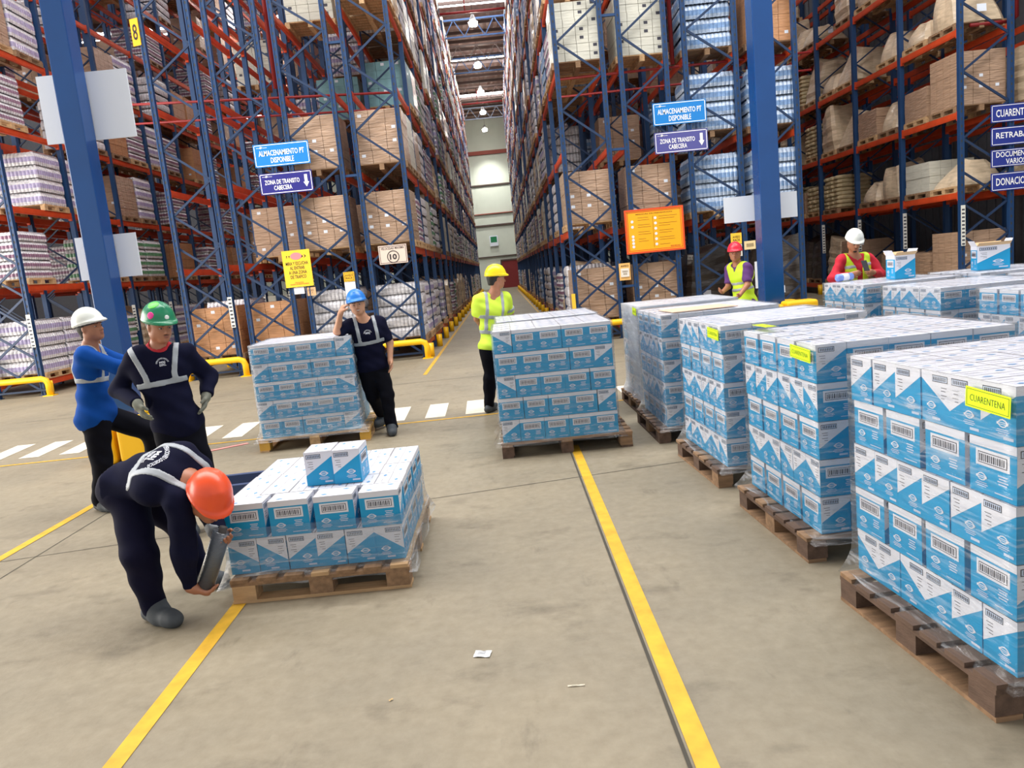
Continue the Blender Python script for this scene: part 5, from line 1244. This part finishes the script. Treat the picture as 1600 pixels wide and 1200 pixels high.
PEOPLE = dict(
B=dict(pelvis=(-2.155,4.05,.70),belly=(-2.07,4.0,.76),chest=(-1.90,3.94,.79),neck=(-1.75,3.87,.755),head=(-1.635,3.80,.665),shR=(-1.775,3.76,.665),shL=(-1.765,4.03,.785),elR=(-1.795,3.78,.39),wrR=(-1.815,3.82,.19),tipR=(-1.75,3.845,.14),elL=(-1.75,4.08,.52),wrL=(-1.68,3.95,.43),tipL=(-1.62,3.90,.40),hipR=(-2.13,3.96,.67),hipL=(-2.14,4.13,.68),knR=(-2.04,3.80,.40),knL=(-2.03,4.27,.40),anR=(-2.045,3.86,.10),anL=(-1.99,4.33,.10),toR=(-1.86,3.74,.05),toL=(-1.84,4.27,.04)),
G=dict(pelvis=(-2.460,5.420,0.840),belly=(-2.490,5.420,1.0),chest=(-2.525,5.420,1.215),neck=(-2.505,5.420,1.40),head=(-2.455,5.375,1.54),shR=(-2.65,5.360,1.335),shL=(-2.345,5.480,1.325),elR=(-2.86,5.44,1.115),wrR=(-2.64,5.240,1.02),tipR=(-2.57,5.200,0.87),elL=(-2.27,5.640,1.13),wrL=(-2.255,5.50,1.0),tipL=(-2.27,5.420,0.87),hipR=(-2.53,5.400,0.80),hipL=(-2.40,5.460,0.80),knR=(-2.52,5.360,0.46),knL=(-2.34,5.420,0.46),anR=(-2.51,5.40,0.10),anL=(-2.33,5.50,0.10),toR=(-2.38,5.22,0.04),toL=(-2.2,5.38,0.04)),
W=dict(pelvis=(-3.470,6.220,0.85),belly=(-3.480,6.220,0.99),chest=(-3.485,6.250,1.21),neck=(-3.45,6.250,1.415),head=(-3.42,6.250,1.555),shR=(-3.41,6.08,1.345),shL=(-3.52,6.420,1.355),elR=(-3.19,6.12,1.22),wrR=(-3.05,6.3,1.27),tipR=(-2.98,6.42,1.31),elL=(-3.30,6.52,1.20),wrL=(-3.12,6.58,1.2),tipL=(-3.0,6.6,1.22),hipR=(-3.46,6.14,0.80),hipL=(-3.47,6.34,0.80),knR=(-3.47,6.15,0.45),knL=(-3.17,6.42,.62),anR=(-3.60,6.26,0.10),anL=(-3.25,6.62,0.30),toR=(-3.47,6.18,0.04),toL=(-3.1,6.6,0.27)),
U=dict(pelvis=(-1.53,8.38,.79),belly=(-1.54,8.36,.94),chest=(-1.545,8.34,1.14),neck=(-1.565,8.32,1.325),head=(-1.60,8.28,1.475),shR=(-1.69,8.30,1.265),shL=(-1.40,8.38,1.255),elR=(-1.83,8.16,1.215),wrR=(-1.765,8.13,1.40),tipR=(-1.72,8.17,1.50),elL=(-1.315,8.40,1.02),wrL=(-1.32,8.32,.83),tipL=(-1.31,8.26,.70),hipR=(-1.60,8.36,.76),hipL=(-1.46,8.42,.75),knR=(-1.585,8.43,.43),knL=(-1.41,8.33,.44),anR=(-1.56,8.72,.14),anL=(-1.40,8.33,.10),toR=(-1.6,8.6,.08),toL=(-1.37,8.15,.04)),
Y=dict(pelvis=(-.18,8.98,.83),belly=(-.17,8.98,1.0),chest=(-.155,9.0,1.235),neck=(-.09,9.0,1.455),head=(-.06,9.02,1.60),shR=(.02,9.08,1.37),shL=(-.30,8.94,1.38),elR=(.07,9.22,1.13),wrR=(.09,9.42,1.0),tipR=(.12,9.5,.94),elL=(-.335,9.02,1.15),wrL=(-.30,9.22,1.04),tipL=(-.28,9.3,.98),hipR=(-.11,9.05,.78),hipL=(-.24,8.93,.78),knR=(-.10,9.22,.44),knL=(-.25,8.96,.44),anR=(-.10,9.4,.10),anL=(-.30,9.02,.10),toR=(-.06,9.55,.04),toL=(-.24,9.16,.04)),
R=dict(pelvis=(3.58,11.2,.88),belly=(3.57,11.2,1.06),chest=(3.55,11.2,1.27),neck=(3.50,11.2,1.465),head=(3.47,11.17,1.60),shR=(3.44,11.36,1.39),shL=(3.60,11.06,1.38),elR=(3.39,11.33,1.12),wrR=(3.24,11.12,1.06),tipR=(3.15,11.0,1.08),elL=(3.57,10.98,1.14),wrL=(3.42,10.9,1.0),tipL=(3.34,10.84,.96),hipR=(3.55,11.3,.83),hipL=(3.60,11.12,.83),knR=(3.53,11.25,.46),knL=(3.58,11.08,.46),anR=(3.54,11.3,.1),anL=(3.60,11.12,.1),toR=(3.42,11.15,.04),toL=(3.47,10.97,.04)),
H=dict(pelvis=(4.69,9.99,.84),belly=(4.68,9.98,1.02),chest=(4.67,9.96,1.25),neck=(4.64,9.92,1.46),head=(4.61,9.84,1.61),shR=(4.48,9.93,1.39),shL=(4.85,9.95,1.37),elR=(4.33,9.85,1.17),wrR=(4.46,9.66,1.20),tipR=(4.57,9.58,1.22),elL=(4.96,9.88,1.16),wrL=(4.78,9.68,1.20),tipL=(4.66,9.58,1.22),hipR=(4.62,10.0,.80),hipL=(4.77,10.0,.80),knR=(4.62,9.97,.45),knL=(4.78,9.97,.45),anR=(4.64,10.02,.1),anL=(4.80,10.02,.1),toR=(4.58,9.86,.04),toL=(4.78,9.86,.04)))
PJ = PEOPLE
person('B', 'man in orange helmet bending over, wrapping the low stack with film', PJ['B'], (.42, -.42, -.80), (.52, -.46, .72), NAVY_C, NAVY_T, hatm('orange', (240, 84, 40)), tape='I', curl=(.9, .9), res=.006, skin=SKIN, hemz=.0, leg=1.08, hscale=1.0,
       print_=[(['M&J', 'EIRL'], .0, .012, .085, .075, True, 0, 0), (['OPERACIONES LOGISTICAS'], .0, .088, .20, .024, True, .085, 0), (['CEL 904'], 0, -.042, .075, .016, True, 0, 0)])
person('G', 'man in green helmet and navy shirt, gloved hands at his hips', PJ['G'], (.74, -.63, -.24), (.16, -.14, .97), NAVY_C, BLK_T, hatm('green', (22, 128, 88)), gloves=True, curl=(.45, .3), res=.006, stache=True, tape='V', collar=mat('collar_red', (176, 28, 40), .8), stickers=[(.085, .055, .095, .026, mat('sticker_pink', (232, 56, 150), .4), 'round pink sticker'), (0, .118, .085, .017, mat('sticker_white', (226, 230, 226), .4), 'small white sticker'), (.045, .02, .165, .04, mat('sticker_lime', (90, 214, 70), .4), 'light green paint patch')],
       print_=[(['M&J', 'EIRL'], -.035, .055, .045, .035, False, 0, 0), (['OPERACIONES LOGISTICAS'], -.035, .092, .11, .011, False, .04, 0)])
person('W', 'man in white helmet and royal blue shirt standing sideways at the left', PJ['W'], (.95, -.25, .10), (-.16, -.02, .98), BLUE_C, BLK_T, hatm('white', (228, 232, 226)), tape='I', res=.007, leg=1.05, hemz=-.13)
person('U', 'smiling man in blue helmet leaning his elbow on the wrapped stack', PJ['U'], (.14, -.98, .06), (-.10, .03, .98), NAVY_C, BLK_T, hatm('blue', (34, 124, 214)), skin=SKIN2, sleeve=.8, smile=True, curl=(.8, .4), tape='I', hemz=-.05,
       print_=[(['M&J'], -.0, .03, .05, .03, False, 0, 0), (['OPERACIONES LOGISTICAS'], 0, .064, .11, .012, False, .04, 0)])
person('Y', 'man in yellow helmet and lime shirt seen from behind near the aisle', PJ['Y'], (.93, .36, -.10), (.05, .0, 1), LIME, BLK_T, hatm('yellow', (250, 222, 10)), sleeve=.72, tape='H', hemz=-.06, wide=1.0)
person('R', 'man in red helmet and lime vest standing left of the right column', PJ['R'], (-.35, -.93, -.05), (0, 0, 1), PURP, BLK_T, hatm('red', (222, 34, 60)), vest=LIMEV, sleeve=.75, res=.008, smile=False)
person('H', 'man in white helmet and red shirt looking down at a phone', PJ['H'], (-.05, -.82, -.55), (0, -.42, .90), REDC, NAVY_T, hatm('white', (228, 232, 226)), vest=LIMEV, open_vest=True, res=.008, beard=True, curl=(.9, .9))
# decals on the green helmet
for (c, r, col, lab) in [((.075, .072, .085), .022, (230, 60, 150), 'pink sticker')]:
    pass
t = thing('phone', 'dark phone held by the man in white helmet and red shirt', 'phone', (4.63, 9.55, 1.235)); t.rotation_euler = (-.5, 0, .1)
b = MB(); b.box(-.037, -.004, 0, .037, .004, .15); link('phone_body', bevel(b.mesh('phone', mat('phone_dark', (50, 50, 56), .3)), .003, 2), t)
b = MB(); b.box(-.033, .0042, .008, .033, .0048, .142); link('screen', b.mesh('screen', mat('screen_dim', (20, 24, 32), .1)), t)
# film roll held by the bending man
a_, c_ = Vector((-1.765, 3.865, .15)), Vector((-1.62, 3.885, .47))
t = thing('film_roll', 'dark roll of stretch film held upright by the bending man', 'film roll'); b = MB()
d = (c_ - a_).normalized(); b.tube([a_ + d * .01, a_ + d * .335], .047, 24); link('film_coil', b.mesh('coil', mat('film_grey', (78, 84, 92), .25, coat=.6, bump=.3, bscale=30, stretch=(1, 1, 8)), True), t)
b = MB(); b.tube([a_ - d * .02, a_ + d * .365], .022, 16); link('core_tube', b.mesh('core', mat('core_dark', (50, 46, 44), .7), True), t)
# sticker spots on the green helmet
gh = Vector((-2.455, 5.38, 1.545))
